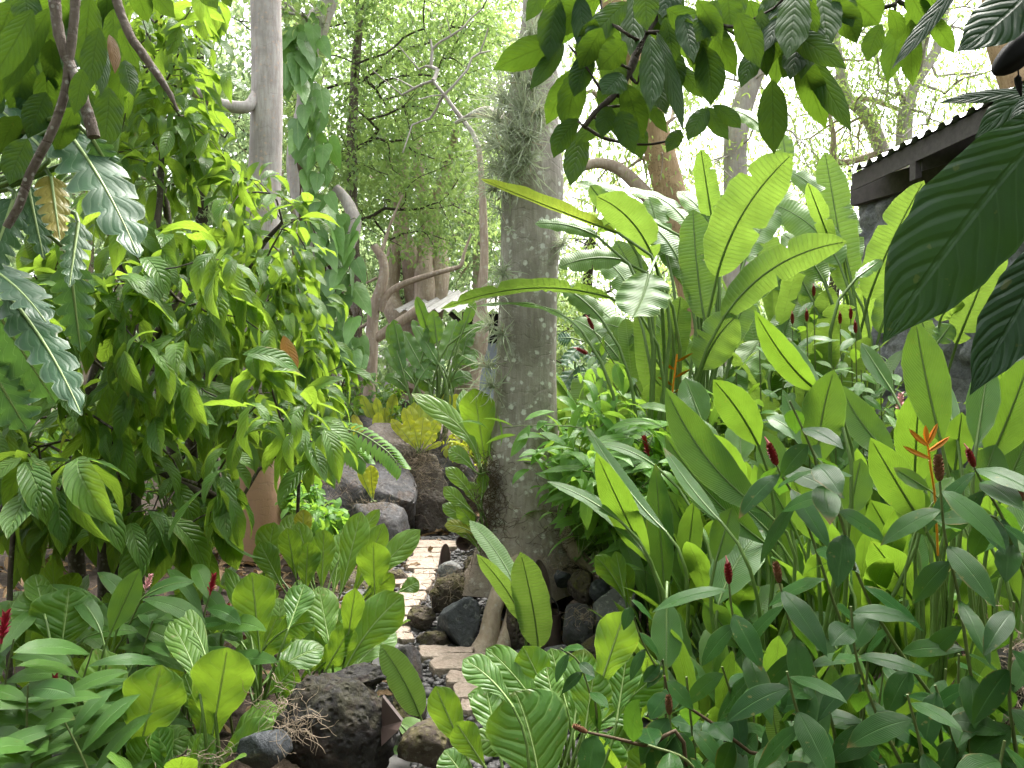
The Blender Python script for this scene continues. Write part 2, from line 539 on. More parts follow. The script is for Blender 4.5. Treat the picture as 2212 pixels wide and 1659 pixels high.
M['bark_main'] = bark_mat('mottled_bark', (.28, .245, .215), (.41, .37, .335), (.66, .66, .61), .9, 15., .35, .6, .55, base=(.21, .155, .115), base_h=-1.1)
M['bark_pale'] = bark_mat('smooth_pale_bark', (.36, .32, .305), (.48, .445, .43), (.52, .36, .27), .4, 22., .3, .5, .4, .75)
M['bark_salmon'] = bark_mat('salmon_based_bark', (.33, .29, .275), (.46, .425, .41), (.52, .36, .27), .5, 22., .3, .5, .4, .75, base=(.42, .23, .15))
M['bark_root'] = bark_mat('pale_root_bark', (.34, .26, .19), (.46, .38, .3), (.5, .46, .4), .4, 20., .35, .5, .5)
M['bark_pink'] = bark_mat('pinkish_bark', (.33, .25, .2), (.48, .39, .32), (.55, .53, .49), .3, 14., .2, .5, .4)
M['bark_speck'] = bark_mat('speckled_bark', (.3, .2, .11), (.42, .3, .18), (.12, .08, .05), .55, 30., 0, .4, .5)
M['bark_dark'] = bark_mat('dark_bark', (.05, .04, .032), (.095, .078, .062), (.22, .21, .19), .35, 30., .2, .6, .6)
M['bark_cacao'] = bark_mat('cacao_bark', (.055, .043, .035), (.11, .09, .075), (.3, .29, .26), .4, 34., .3, .6, .6)
M['bark_hang'] = bark_mat('hanging_branch_bark', (.11, .085, .068), (.2, .165, .14), (.38, .37, .34), .75, 48., .3, .6, .6)
M['lava'] = rock_mat('black_lava', (.012, .011, .011), (.034, .031, .031), (.075, .07, .02), .4, .85, 1.4, 0., 1.2, (.03, .02, .017))
M['lava_brown'] = rock_mat('brown_lava', (.05, .037, .03), (.1, .078, .064), (.13, .115, .03), .8, .9, 1.3, .2, 1.2)
M['basalt'] = rock_mat('blue_grey_basalt', (.036, .041, .048), (.075, .082, .092), None, 0., .56, .45, .25, .8)
M['boulder'] = rock_mat('grey_boulder', (.04, .04, .044), (.085, .083, .09), (.1, .07, .05), .3, .7, .4, .2, .7, (.06, .04, .032))
M['boulder_brown'] = rock_mat('brown_boulder', (.085, .068, .058), (.16, .135, .12), (.13, .1, .06), .4, .8, .6, .35, .9)
M['greystone'] = rock_mat('grey_stone', (.13, .13, .13), (.22, .22, .215), None, 0., .8, .5, .6, 1.)
M['slab'] = rock_mat('path_slab', (.36, .28, .225), (.46, .375, .31), None, 0., .85, .3, .0, 1.2, (.22, .18, .14))
M['pebble'] = plain('pebble', (.13, .125, .125), .6, .4, 9., .8, .35, .2)
M['litter'] = leaf_mat('dead_leaf', (.13, .085, .045), (.22, .15, .085), (.2, .12, .05), 8, 2., None, .3, .8, .2, .15, .3, spots=.3)
M['soil'] = plain('soil', (.055, .04, .03), .95, .2, 14., .9, .4, .8, bd=.04)
M['deadroot'] = plain('dead_root', (.34, .27, .2), .9, .2, 40., .7, .45, .3)
M['fibre'] = plain('root_fibre', (.13, .095, .065), .95, .2, 40., .7, .4, .3)
M['airplant'] = leaf_mat('air_plant_leaf', (.36, .41, .29), (.5, .54, .42), (.5, .55, .34), 5, 0, None, .1, .7, .2, .3, .05, True, spots=0., old=(.32, .24, .16))
M['red'] = plain('red_bract', (.38, .014, .05), .4, .5, 40., .5, .5, .1)
M['darkred'] = plain('dark_red_bract', (.24, .014, .022), .38, .5, 60., .6, .5, .2)
M['pinktip'] = plain('pink_floret', (.62, .2, .22), .5, .4, 40., .4, .7, .1)
M['palepink'] = plain('pale_pink_bract', (.75, .42, .46), .5, .4, 40., .4, .7, .1)
M['orange'] = plain('orange_bract', (.72, .27, .015), .42, .5, 30., .5, .7, .1)
M['drybract'] = plain('dry_brown_bract', (.24, .115, .06), .8, .3, 60., .7, .45, .4)
M['metal_brown'] = plain('brown_enamel', (.075, .05, .045), .45, .5, 30., .5, .6, .1)
M['black'] = plain('dark_inside', (.012, .012, .012), .8, .2)
M['cable'] = plain('black_cable', (.015, .015, .015), .5, .4)
M['timber'] = plain('dark_timber', (.095, .082, .084), .75, .3, 20., .6, .55, .3)
M['redwood'] = plain('reddish_wood', (.2, .075, .04), .55, .4, 20., .6, .5, .2)
M['roof_grey'] = plain('weathered_roof_sheet', (.36, .34, .34), .5, .5, 5., .5, .7, .1, .2)
M['roof_metal'] = plain('zinc_roof_sheet', (.42, .42, .43), .4, .5, 5., .5, .6, .1, .5)
M['panel'] = plain('pale_blue_wall', (.33, .38, .46), .7, .3, 4., .4, .8, .1)


def stone_wall_mat():
    g = NG('dry_stone_wall')
    big = g.noise(5., 3., .6)
    fine = g.noise(26., 5., .75)
    vv = g.voro(5.2, 'F1', None, 'Color')
    sx = g.n('ShaderNodeSeparateColor'); g.t.links.new(vv, sx.inputs[0])
    col = g.mix(sx.outputs[0], (.17, .175, .19), (.34, .345, .365))
    col = g.mix(g.ramp(fine, .35, .7, 0., .6), col, (.08, .08, .088))
    return g.done(g.pbr(col, .85, .3, g.bump(g.math('ADD', fine, big), .8, .03)))


M['stonewall'] = stone_wall_mat()


# ---------------------------------------------------------------- plant builders
_ls = [0]


def spec_blade(d, spec, shape, defaults):
    """A leaf given by where it shows: base, tip, width; set at distance d and tilted."""
    bu, bv, tu, tv, w = spec[:5]
    o = dict(defaults)
    if len(spec) > 5: o.update(spec[5])
    _ls[0] += 1
    rs = np.random.default_rng(_ls[0] * 7 + 3)
    d = o.get('d', d) + o.get('dd', (rs.random() - .5) * o.get('jd', .25))
    B = P(bu, bv, d)
    T0 = P(tu, tv, d)
    e = T0 - B; L = np.linalg.norm(e)
    tilt = math.radians(o.get('tilt', 25) + (rs.random() - .5) * 16)
    td = o['td'] if 'td' in o else float(np.clip(L * unit(e)[2] * math.tan(tilt), -.75 * L, .75 * L))
    td = max(td, .35 - d)
    T = P(tu, tv, d + td)
    k = o.get('k', (0, 0))
    kk = o.get('arch', 0.)
    Cm = P((bu + tu) / 2 + 2 * k[0], (bv + tv) / 2 + 2 * k[1], d + td / 2 + o.get('cd', 0.))
    if kk: Cm = Cm + UP * kk * L
    vd = unit(P((bu + tu) / 2, (bv + tv) / 2, 1) - np.array([0, 0, CAMH]))
    N = -vd * math.cos(tilt) + UP * math.sin(tilt)
    W = w / F * (d + td / 2)
    r = o['r'] if 'r' in o else rs.random() * .93
    return blade(B, T, W, o.get('sh', shape), Cm, N, math.radians(o.get('roll', (rs.random() - .5) * 24)), o.get('fold', .16),
                 o.get('wave', .02), o.get('wf', 3.), o.get('curl', .1), o.get('nu', 14), o.get('nv', 2), r, o.get('torn'), _ls[0]), B, Cm, L


def hero(name, label, cat, group, root, leaves, shape, mat, pet=None, pr=.006, defaults=None, leafname='leaf', d=None, rib_mat=None):
    """A plant whose big leaves are placed one by one; each leaf is a part with its own stalk down to the root."""
    defaults = defaults or {}
    root = np.asarray(root, float)
    t = thing(name, label, cat, root, group)
    d = root[1] if d is None else d
    for s in leaves:
        mb = MB()
        (V, Q, A), B, Cm, L = spec_blade(d, s, shape, defaults)
        mb.add(V, Q, A, 0)
        o = dict(defaults); o.update(s[5] if len(s) > 5 else {})
        if o.get('pet', pet) is not None and o.get('pet', pet) is not False:
            r0 = root + np.array([(R.random() - .5) * .12, (R.random() - .5) * .1, 0])
            D = np.linalg.norm(B - r0)
            dirn = unit(Cm - B)
            p = bez(r0, r0 + (B - r0) * .3 + UP * D * .12, B - dirn * D * .3, B + dirn * L * .02, 9)
            tube(mb, p, np.linspace(pr * 1.5, pr * .8, 9), 5, 1, .4)
        # midrib as a raised cord
        m = Q[0][3] - Q[0][0]
        rib = V.reshape(-1, m, 3)[:, m // 2]
        tube(mb, rib[:-1], np.linspace(pr * .75, pr * .2, len(rib) - 1), 4, 2, .4, cap=False)
        mb.build(leafname, [mat, M['stemgreen'], rib_mat or M['stemgreen']], t)
    return t


def rosette(name, label, cat, group, root, n, ll, lw, shape, mat, pet=.35, spread=1., pr=.005, arch=.18, wave=.02, seed=0, leafname='leaf', torn=0, lean=(.1, 1.15), fold=.2, wf=3., rmax=.93, curl=.1, pmin=.7):
    rs = np.random.default_rng(seed + 100)
    root = np.asarray(root, float)
    t = thing(name, label, cat, root, group)
    az0 = rs.random() * 6.28
    for i in range(n):
        k = i / max(1, n - 1)
        az = az0 + i * 2.4 + (rs.random() - .5) * .5
        a = (lean[0] + (lean[1] - lean[0]) * k + (rs.random() - .5) * .2) * spread
        h = np.array([math.cos(az), math.sin(az), 0])
        L = ll * (.75 + .4 * rs.random())
        dr = h * math.sin(a) + UP * math.cos(a)
        dr0 = h * math.sin(a * .55) + UP * math.cos(a * .55)
        r0 = root + h * .03
        B = r0 + dr0 * pet * rs.uniform(pmin, 1.2)
        C = B + dr * L * .55 + UP * arch * L * .5
        T = B + dr * L * .95 - UP * arch * L * (.4 + k)
        mb = MB()
        N = UP * math.sin(a) - h * math.cos(a)
        V, Q, A = blade(B, T, lw * (.8 + .4 * rs.random()), shape, C, N, (rs.random() - .5) * .5, fold, wave, wf, curl, 10, 2,
                        rs.random() * rmax, torn if torn and rs.random() < .6 else None, seed * 31 + i)
        mb.add(V, Q, A)
        p = bez(r0, r0 + dr0 * pet * .4, B - unit(C - B) * pet * .25, B + unit(C - B) * L * .04, 6)
        tube(mb, p, np.linspace(pr * 1.4, pr * .8, 6), 5, 1)
        mb.build(leafname, [mat, M['stemgreen']], t)
    return t


def flower_mesh(kind, p, d, s=1.):
    mb = MB(); d = unit(d)
    a = unit(np.cross(d, [.3, .8, .2])); b = np.cross(d, a)
    if kind == 'redginger':
        for i in range(26):
            k = i / 26; az = i * 2.4
            o = a * math.cos(az) + b * math.sin(az)
            B = p + d * s * (.012 + .095 * k) + o * .004 * s
            T = B + (o * (.75 - .35 * k) + d * (.8 + .4 * k)) * s * .034
            mb.add(*blade(B, T, .02 * s, 'lance', None, o, fold=-.5, nu=4, nv=1, rnd=.4))
        tube(mb, [p, p + d * .1 * s], [.006 * s, .003 * s], 5, 0)
        return mb, [M['red']]
    if kind == 'pinkginger':
        for i in range(26):
            k = i / 26; az = i * 2.4
            o = a * math.cos(az) + b * math.sin(az)
            B = p + d * s * (.012 + .095 * k)
            T = B + (o * (.8 - .35 * k) + d * .8) * s * .036
            mb.add(*blade(B, T, .022 * s, 'lance', None, o, fold=-.5, nu=4, nv=1, rnd=.4))
        return mb, [M['palepink']]
    if kind in ('cone', 'drycone'):
        H = .085 * s
        for i in range(44):
            k = i / 44; az = i * 2.4
            rr = .016 * s * (math.sin(math.pi * (k * .86 + .1)) ** .6)
            o = a * math.cos(az) + b * math.sin(az)
            B = p + d * H * k + o * rr * .55
            T = p + d * H * (k + .17) + o * (rr + .0035 * s)
            mb.add(*blade(B, T, .021 * s, 'paddle', B + (T - B) * .5 + o * .004 * s, o, fold=-.35, nu=4, nv=1, rnd=.4))
        V, Fc = ico(2)
        W = V[:, :1] * a * .0125 * s + V[:, 1:2] * b * .0125 * s + V[:, 2:3] * d * H * .52 + p + d * H * .5
        mb.add(W, Fc, None, 0)
        if kind == 'cone':
            tube(mb, [p + d * H * .9, p + d * H * 1.1, p + d * H * 1.45 + a * .006 * s], [.007 * s, .006 * s, .002 * s], 6, 1)
            return mb, [M['darkred'], M['pinktip']]
        return mb, [M['drybract']]
    if kind == 'orange':
        x = np.array([1., 0, 0])
        for i, (ang, L, z) in enumerate([(-1.1, .1, .0), (1.0, .1, .025), (-.75, .085, .045), (.55, .09, .05), (.05, .06, .06)]):
            B = p + d * z * s
            o = x * math.sin(ang) + d * math.cos(ang)
            T = B + o * L * s
            mb.add(*blade(B, T, .02 * s, 'strap', (B + T) / 2 - UP * .008 * s, -x * math.cos(ang) + d * math.sin(ang), fold=.9, nu=6, nv=1, rnd=.4))
            mb.add(*blade(B, T, .02 * s, 'strap', (B + T) / 2 - UP * .008 * s, np.array([0, -1., .2]), fold=.7, nu=6, nv=1, rnd=.4))
        tube(mb, [p - d * .02 * s, p + d * .06 * s], .004 * s, 5, 0)
        return mb, [M['orange']]
    if kind == 'spike':      # hanging orange bracts of a big heliconia
        for i in range(5):
            az = (-1) ** i
            B = p + d * .05 * i * s
            o = unit(np.array([az, -.2, .55]))
            T = B + o * .12 * s
            mb.add(*blade(B, T, .045 * s, 'lance', B + o * .05 * s - UP * .02 * s, UP, fold=.8, nu=6, nv=1, rnd=.4))
        tube(mb, [p, p + d * .25 * s], .006 * s, 5, 0)
        return mb, [M['orange']]


def cane(name, label, cat, group, pts, nl, ll, lw, shape, mat, f0=.25, droop=.5, spiral=True, flower=None, fs=1., sr=.007, seed=0,
         wave=.02, stem_mat=None, up=.35, extra_leaves=None, fold=.2, az0=None, curl=.15, flat=None, face=.5, tk=.2):
    """A cane: stem, leaves set along it one by one, and perhaps a flower at its top."""
    rs = np.random.default_rng(seed + 500)
    pts = smooth_path(pts, 16)
    t = thing(name, label, cat, pts[0], group)
    mb = MB(); tube(mb, pts, np.linspace(sr, sr * .5, 16), 6); mb.build('stem', [stem_mat or M['canestem']], t)
    az = rs.random() * 6.28 if az0 is None else az0
    for i in range(nl):
        f = f0 + (1 - f0) * (i + .5) / nl
        x = f * 15; j = min(int(x), 14)
        p = pts[j] + (pts[j + 1] - pts[j]) * (x - j)
        tg = unit(pts[j + 1] - pts[j])
        az += 2.2 if spiral else math.pi + (rs.random() - .5) * .5
        a = unit(np.cross(tg, [.2, 1., .1])); b = np.cross(tg, a)
        o = a * math.cos(az) + b * math.sin(az)
        if flat is not None: o = unit(o * np.array([1, flat, 1]))
        L = ll * (.75 + .45 * rs.random()) * (1 - .25 * f * (flower is None))
        dr = droop * (.4 + 1.3 * rs.random())
        T = p + unit(o * .9 + tg * tk - UP * dr) * L * .97
        C = (p + T) / 2 + (tg * up + UP * .25) * L * .22
        mb = MB()
        N = UP * .6 - np.array([0, face, 0]) + tg * .3 + o * .15
        mb.add(*blade(p + o * sr * .6, T, lw * (.8 + .4 * rs.random()), shape, C, N, (rs.random() - .5) * .7, fold, wave, 2.5, curl, 10, 2,
                      rs.random() * .94, None, seed * 57 + i))
        mb.build('leaf', [mat], t)
    for s in extra_leaves or []:
        mb = MB(); mb.add(*spec_blade(pts[8][1], s, shape, {})[0]); mb.build('leaf', [mat], t)
    if flower:
        fm, mats = flower_mesh(flower, pts[-1], unit(pts[-1] - pts[-3]) + UP * .25, fs)
        fm.build('flower', mats, t)
    return t


T_CACAO = leaf_templates('cacao', .36, 14, 8, 2, .32, .3, .035, 1)
T_SMALL = leaf_templates('costus', .55, 8, 3, 1, .25, .35, 0, 2)
T_AIRY = leaf_templates('lance', .34, 8, 3, 1, .25, .3, 0, 3)
T_DEAD = leaf_templates('cacao', .4, 8, 6, 1, .2, .5, .1, 4)


def leafy_clusters(mb, temps, tips, dirs, per, size, spread, sag=.5, mat=0, flatten=.0, rmax=.95, hang=.0):
    """per leaves round every twig end, pointing outwards and hanging."""
    n = len(tips) * per
    tp = np.repeat(tips, per, 0); td = np.repeat(dirs, per, 0)
    o = sphere_dirs(n)
    d = o + td * .55 - UP * sag + np.array([0, 0, 0])
    pos = tp + sphere_dirs(n) * (R.random(n) ** .5)[:, None] * spread
    nr = UP * (1 - .55 * min(1, hang)) + sphere_dirs(n) * .5 + o * (.15 + .6 * hang) + hang * np.array([0, -.55, 0])
    scatter(mb, temps, pos, d, nr, size * (.6 + .7 * R.random(n)), R.random(n) * rmax, mat)


def tree_mesh(t, chains, mat, seg=6, name='branch', trunk=None):
    mb = MB()
    for p, r in chains:
        tube(mb, smooth_path(p, max(3, len(p))), np.interp(np.linspace(0, 1, max(3, len(p))), np.linspace(0, 1, len(p)), r), seg if r.max() > .012 else 4, cap=False)
    mb.build(name, [mat], t)


def trunk_mesh(t, pts, rad, mat, seg=20, n=40, lump=.03, name='trunk', flare=None, seed=0):
    p = smooth_path(pts, n)
    r = np.interp(np.linspace(0, 1, n), np.linspace(0, 1, len(rad)), rad)
    mb = MB(); tube(mb, p, r, seg)
    V = mb.v[0]
    for i in range(len(V)):
        c = p[min(i // seg, n - 1)]
        q = V[i] * 3.
        f = 1 + lump * noise.noise(Vector((q[0], q[1], q[2] * .5 + seed))) * 2 + lump * .6 * noise.noise(Vector(q * 3.))
        if flare is not None and i // seg < n:
            ang = (i % seg) / seg * 6.2832
            k = flare[0] * max(0, 1 - (i // seg) / n / flare[1]) ** 2
            f += k * (.5 + .5 * math.sin(ang * flare[2] + 1.))
        V[i] = c + (V[i] - c) * f
    return mb.build(name, [mat], t)


def limbs(t, mat, L, name='branch'):
    for pts, rad, seg in L:
        n = 2 * len(pts) + 6
        mb = MB(); tube(mb, smooth_path(pts, n), np.interp(np.linspace(0, 1, n), np.linspace(0, 1, len(rad)), rad), seg, rough=.002); mb.build(name, [mat], t)


def rock(label, u, v0, v1, w, d, mat, seed, dep=.8, planes=9, rough=.07, cut=(.5, .85), sub=4, rot=0., freq=2., name='boulder', cat='boulder', group=None, flat=None, sink=.0):
    """A boulder seen from v0 (top) to v1 (bottom) about column u, w wide, at distance d."""
    rs = np.random.default_rng(seed)
    V, Fc = ico(sub); V = V.copy()
    for _ in range(planes):
        nrm = unit(rs.normal(size=3)); o = cut[0] + (cut[1] - cut[0]) * rs.random()
        dd = V @ nrm
        V -= np.maximum(0, dd - o)[:, None] * nrm * .96
    if flat is not None:
        nrm = unit(np.array(flat[:3])); dd = V @ nrm
        V -= np.maximum(0, dd - flat[3])[:, None] * nrm * .98
    V /= np.abs(V).max(axis=0)
    c0 = Vector((seed * 3.1, seed * 1.7, 0))
    for i in range(len(V)):
        q = Vector(V[i]) * freq + c0
        V[i] *= 1 + rough * noise.fractal(q, .9, 2.1, 5) + rough * .4 * noise.noise(q * 7)
    hz = (v1 - v0) / F * d / 2; hx = w / F * d / 2
    c, s = math.cos(rot), math.sin(rot)
    V = V * np.array([hx, max(hx, hz) * dep, hz * (1 + sink)])
    V = np.stack([V[:, 0] * c + V[:, 2] * s, V[:, 1], -V[:, 0] * s + V[:, 2] * c], 1)
    ctr = P(u, (v0 + v1) / 2, d) - UP * hz * sink
    mb = MB(); mb.add(V + ctr, Fc, None, 0)
    o = mb.build(name, [mat], None, ctr - UP * hz)
    return tag(o, label, cat, group)


def hull_rock(label, pts, mat, seed, rough=.05, freq=3., cuts=5, group=None):
    """An angular boulder: the hull of corner points, broken up and roughened."""
    W = np.array([P(*p) for p in pts])
    base = W.mean(0); base[2] = W[:, 2].min()
    bm = bmesh.new()
    for w in W - base: bm.verts.new(w)
    r = bmesh.ops.convex_hull(bm, input=bm.verts[:])
    bmesh.ops.delete(bm, geom=[g for g in r['geom_interior'] if isinstance(g, bmesh.types.BMVert)], context='VERTS')
    bmesh.ops.dissolve_limit(bm, angle_limit=.12, verts=bm.verts[:], edges=bm.edges[:])
    bmesh.ops.bevel(bm, geom=bm.edges[:], offset=.035, segments=2, profile=.6, affect='EDGES')
    bmesh.ops.triangulate(bm, faces=bm.faces[:])
    for _ in range(cuts):
        ed = [e for e in bm.edges if e.calc_length() > .07]
        if not ed: break
        bmesh.ops.subdivide_edges(bm, edges=ed, cuts=1)
        bmesh.ops.triangulate(bm, faces=[f for f in bm.faces if len(f.verts) > 3])
    bm.normal_update()
    c0 = Vector((seed * 2.3, seed * 1.1, 0))
    mv = [(v, v.normal * (rough * noise.fractal(v.co * freq + c0, .85, 2.1, 6) + rough * .5 * noise.noise(v.co * 1.3 + c0))) for v in bm.verts]
    for v, dv in mv: v.co += dv
    bm.verts.ensure_lookup_table(); bm.verts.index_update()
    mb = MB(); mb.add(np.array([v.co[:] for v in bm.verts]) + base, np.array([[v.index for v in f.verts] for f in bm.faces]))
    bm.free()
    return tag(mb.build('boulder', [mat], None, base), label, 'boulder', group)


# ---------------------------------------------------------------- the setting
def build_setting():
    # ground: one sheet to the horizon, fine near the camera
    xs = np.unique(np.concatenate([np.linspace(-120, -6, 14), np.linspace(-6, 6, 90), np.linspace(6, 120, 14)]))
    ys = np.unique(np.concatenate([np.linspace(-40, 0, 8), np.linspace(0, 16, 110), np.linspace(16, 200, 16)]))
    X, Y = np.meshgrid(xs, ys)
    Z = np.zeros_like(X)
    for i in range(X.shape[0]):
        for j in range(X.shape[1]):
            x, y = X[i, j], Y[i, j]
            z = .05 * noise.fractal(Vector((x * 1.2, y * 1.2, 3)), 1., 2., 4) - .03
            if y > 9: z -= .02 * (y - 9)
            Z[i, j] = z - .03
    m = len(xs)
    a = (np.arange(len(ys) - 1)[:, None] * m + np.arange(m - 1)[None]).ravel()
    mb = MB(); mb.add(np.stack([X.ravel(), Y.ravel(), Z.ravel()], 1), np.stack([a, a + 1, a + m + 1, a + m], 1))
    tag(mb.build('ground', [M['soil']]), None, None, None, 'structure')
    # path bed of pebbles
    ctr = smooth_path([G(1150, 2.6), G(1130, 3.5), G(1080, 4.2), G(1000, 4.6), G(915, 4.9), G(925, 5.6), G(990, 6.4), G(1040, 7.2), G(1060, 8.2)], 60)
    mb = MB(); bed = []
    n = 6500
    V0, F0 = ico(1)
    k = R.integers(0, 60, n)
    off = R.normal(size=n) * .3
    pos = ctr[k] + np.stack([off, R.normal(size=n) * .12, np.zeros(n)], 1)
    pos[:, 2] = -.012 + R.random(n) * .02
    sz = .012 + .02 * R.random(n) ** 2
    dist = np.stack([.7 + .6 * R.random(n), .7 + .6 * R.random(n), .45 + .3 * R.random(n)], 1)
    W = V0[None] * (dist * sz[:, None])[:, None, :] + pos[:, None]
    mb.add(W.reshape(-1, 3), (F0[None] + (np.arange(n) * len(V0))[:, None, None]).reshape(-1, 3), None)
    tag(mb.build('gravel', [M['pebble']]), 'grey rounded pebbles filling the path round the slabs', None, None, 'stuff')
    mb = MB()
    rows = len(ctr); wv = np.array([.75, 0, 0])
    Vb = np.concatenate([ctr - wv + UP * -.022, ctr + wv + UP * -.022])
    a = np.arange(rows - 1)
    mb.add(Vb, np.stack([a, a + rows, a + rows + 1, a + 1], 1))
    tag(mb.build('path', [M['pebble']]), None, None, None, 'structure')
    # dead leaves on the soil
    mb = MB(); n = 2600
    pos = np.stack([R.uniform(-4.5, 4.5, n), R.uniform(1.6, 10, n), np.zeros(n)], 1)
    keep = np.array([np.min(np.linalg.norm(ctr - p, axis=1)) > .42 for p in pos])
    pos = pos[keep]; n = len(pos)
    pos[:, 2] = .0 + R.random(n) * .03
    dr = sphere_dirs(n); dr[:, 2] *= .25
    scatter(mb, T_DEAD, pos, dr, UP + sphere_dirs(n) * .5, .08 + .12 * R.random(n), R.random(n) * .9)
    tag(mb.build('leaf_litter', [M['litter']]), 'brown dead leaves strewn over the dark soil', None, None, 'stuff')
    # slabs (z coordinates of the close view: left, right, top, bottom)
    S = [(1000, 1290, 228, 246), (992, 1282, 250, 271), (1002, 1235, 276, 303), (990, 1215, 308, 334), (990, 1195, 339, 360), (985, 1172, 364, 385),
         (1000, 1162, 389, 410), (1040, 1155, 414, 441), (958, 1140, 447, 480), (868, 1112, 485, 513), (945, 1100, 519, 552), (918, 1085, 558, 612),
         (908, 1040, 619, 656), (918, 1012, 668, 716), (830, 972, 728, 760), (868, 982, 797, 828), (872, 988, 832, 870), (1078, 1215, 915, 985), (1200, 1395, 926, 962),
         (1155, 1560, 965, 1068), (1248, 1475, 1071, 1155), (1286, 1450, 1158, 1260), (1335, 1440, 1264, 1330)]
    order = ['farthest', 'second', 'third', 'fourth', 'fifth', 'sixth', 'seventh', 'eighth', 'ninth', 'tenth', 'eleventh', 'twelfth', 'thirteenth', 'fourteenth', 'fifteenth']
    for i, (l, r, t, b) in enumerate(S):
        f = lambda zx, zy: (548.6 + .3386 * zx, 1097.2 + .3386 * zy)
        rs = np.random.default_rng(i + 40)
        c = []
        for zx, zy in ((l, b), (r, b), (r, t), (l, t)):
            u, v = f(zx + rs.normal() * 8 + (14 if zx == r else -14), zy + rs.normal() * 1.3 + (1.5 if zy == b else -1.5))
            d = CAMH * F / (v - CY)
            c.append(np.array([(u - CX) / F * d, d, 0]))
        # outline with small irregular bites
        out = []
        for q in range(4):
            for s in np.linspace(0, 1, 7)[:-1]:
                p = c[q] + (c[(q + 1) % 4] - c[q]) * s
                out.append(p + np.array([rs.normal(), rs.normal(), 0]) * .007)
        out = np.array(out); m = len(out); cen = out.mean(0)
        z1 = .03 + .01 * rs.random()
        tl = rs.normal(size=2) * .012
        def top(p, sc, z):
            q = cen + (p - cen) * sc
            return np.array([q[0], q[1], z + (q - cen)[:2] @ tl])
        V = [top(p, 1.0, -.03) for p in out] + [top(p, 1.0, z1 - .008) for p in out] + [top(p, .975, z1 + rs.normal() * .001) for p in out] + [top(p, .5, z1 + .002) for p in out] + [cen + UP * (z1 + .002)]
        Q = [(k * m + j, k * m + (j + 1) % m, (k + 1) * m + (j + 1) % m, (k + 1) * m + j) for k in range(3) for j in range(m)]
        mb = MB(); mb.add(V, Q); mb.t.append(np.array([(3 * m + j, 3 * m + (j + 1) % m, 4 * m) for j in range(m)])); mb.tm.append(np.zeros(m))
        if i < 15: lab = 'pale stone slab, %s in the row counted from the far end of the path' % order[i] if i else 'pale stone slab at the far end of the path beneath the big boulder'
        else: lab = ['small slab just past the bend beside the pebbles', 'small tilted slab at the bend, nearest before the gap', 'pale slab at the inside of the bend next to the low boulder',
                     'narrow slab at the bend touching the foot of the pale root', 'widest flat slab in front of the pale tree root', 'second slab of the near stretch, below the widest one',
                     'third slab of the near stretch, squarish', 'nearest slab, half hidden by the broad glossy leaves'][i - 15]
        tag(mb.build('stone_slab', [M['slab']], None, cen, smooth=False), lab, 'paving slab', 'stone slabs laid along the garden path')


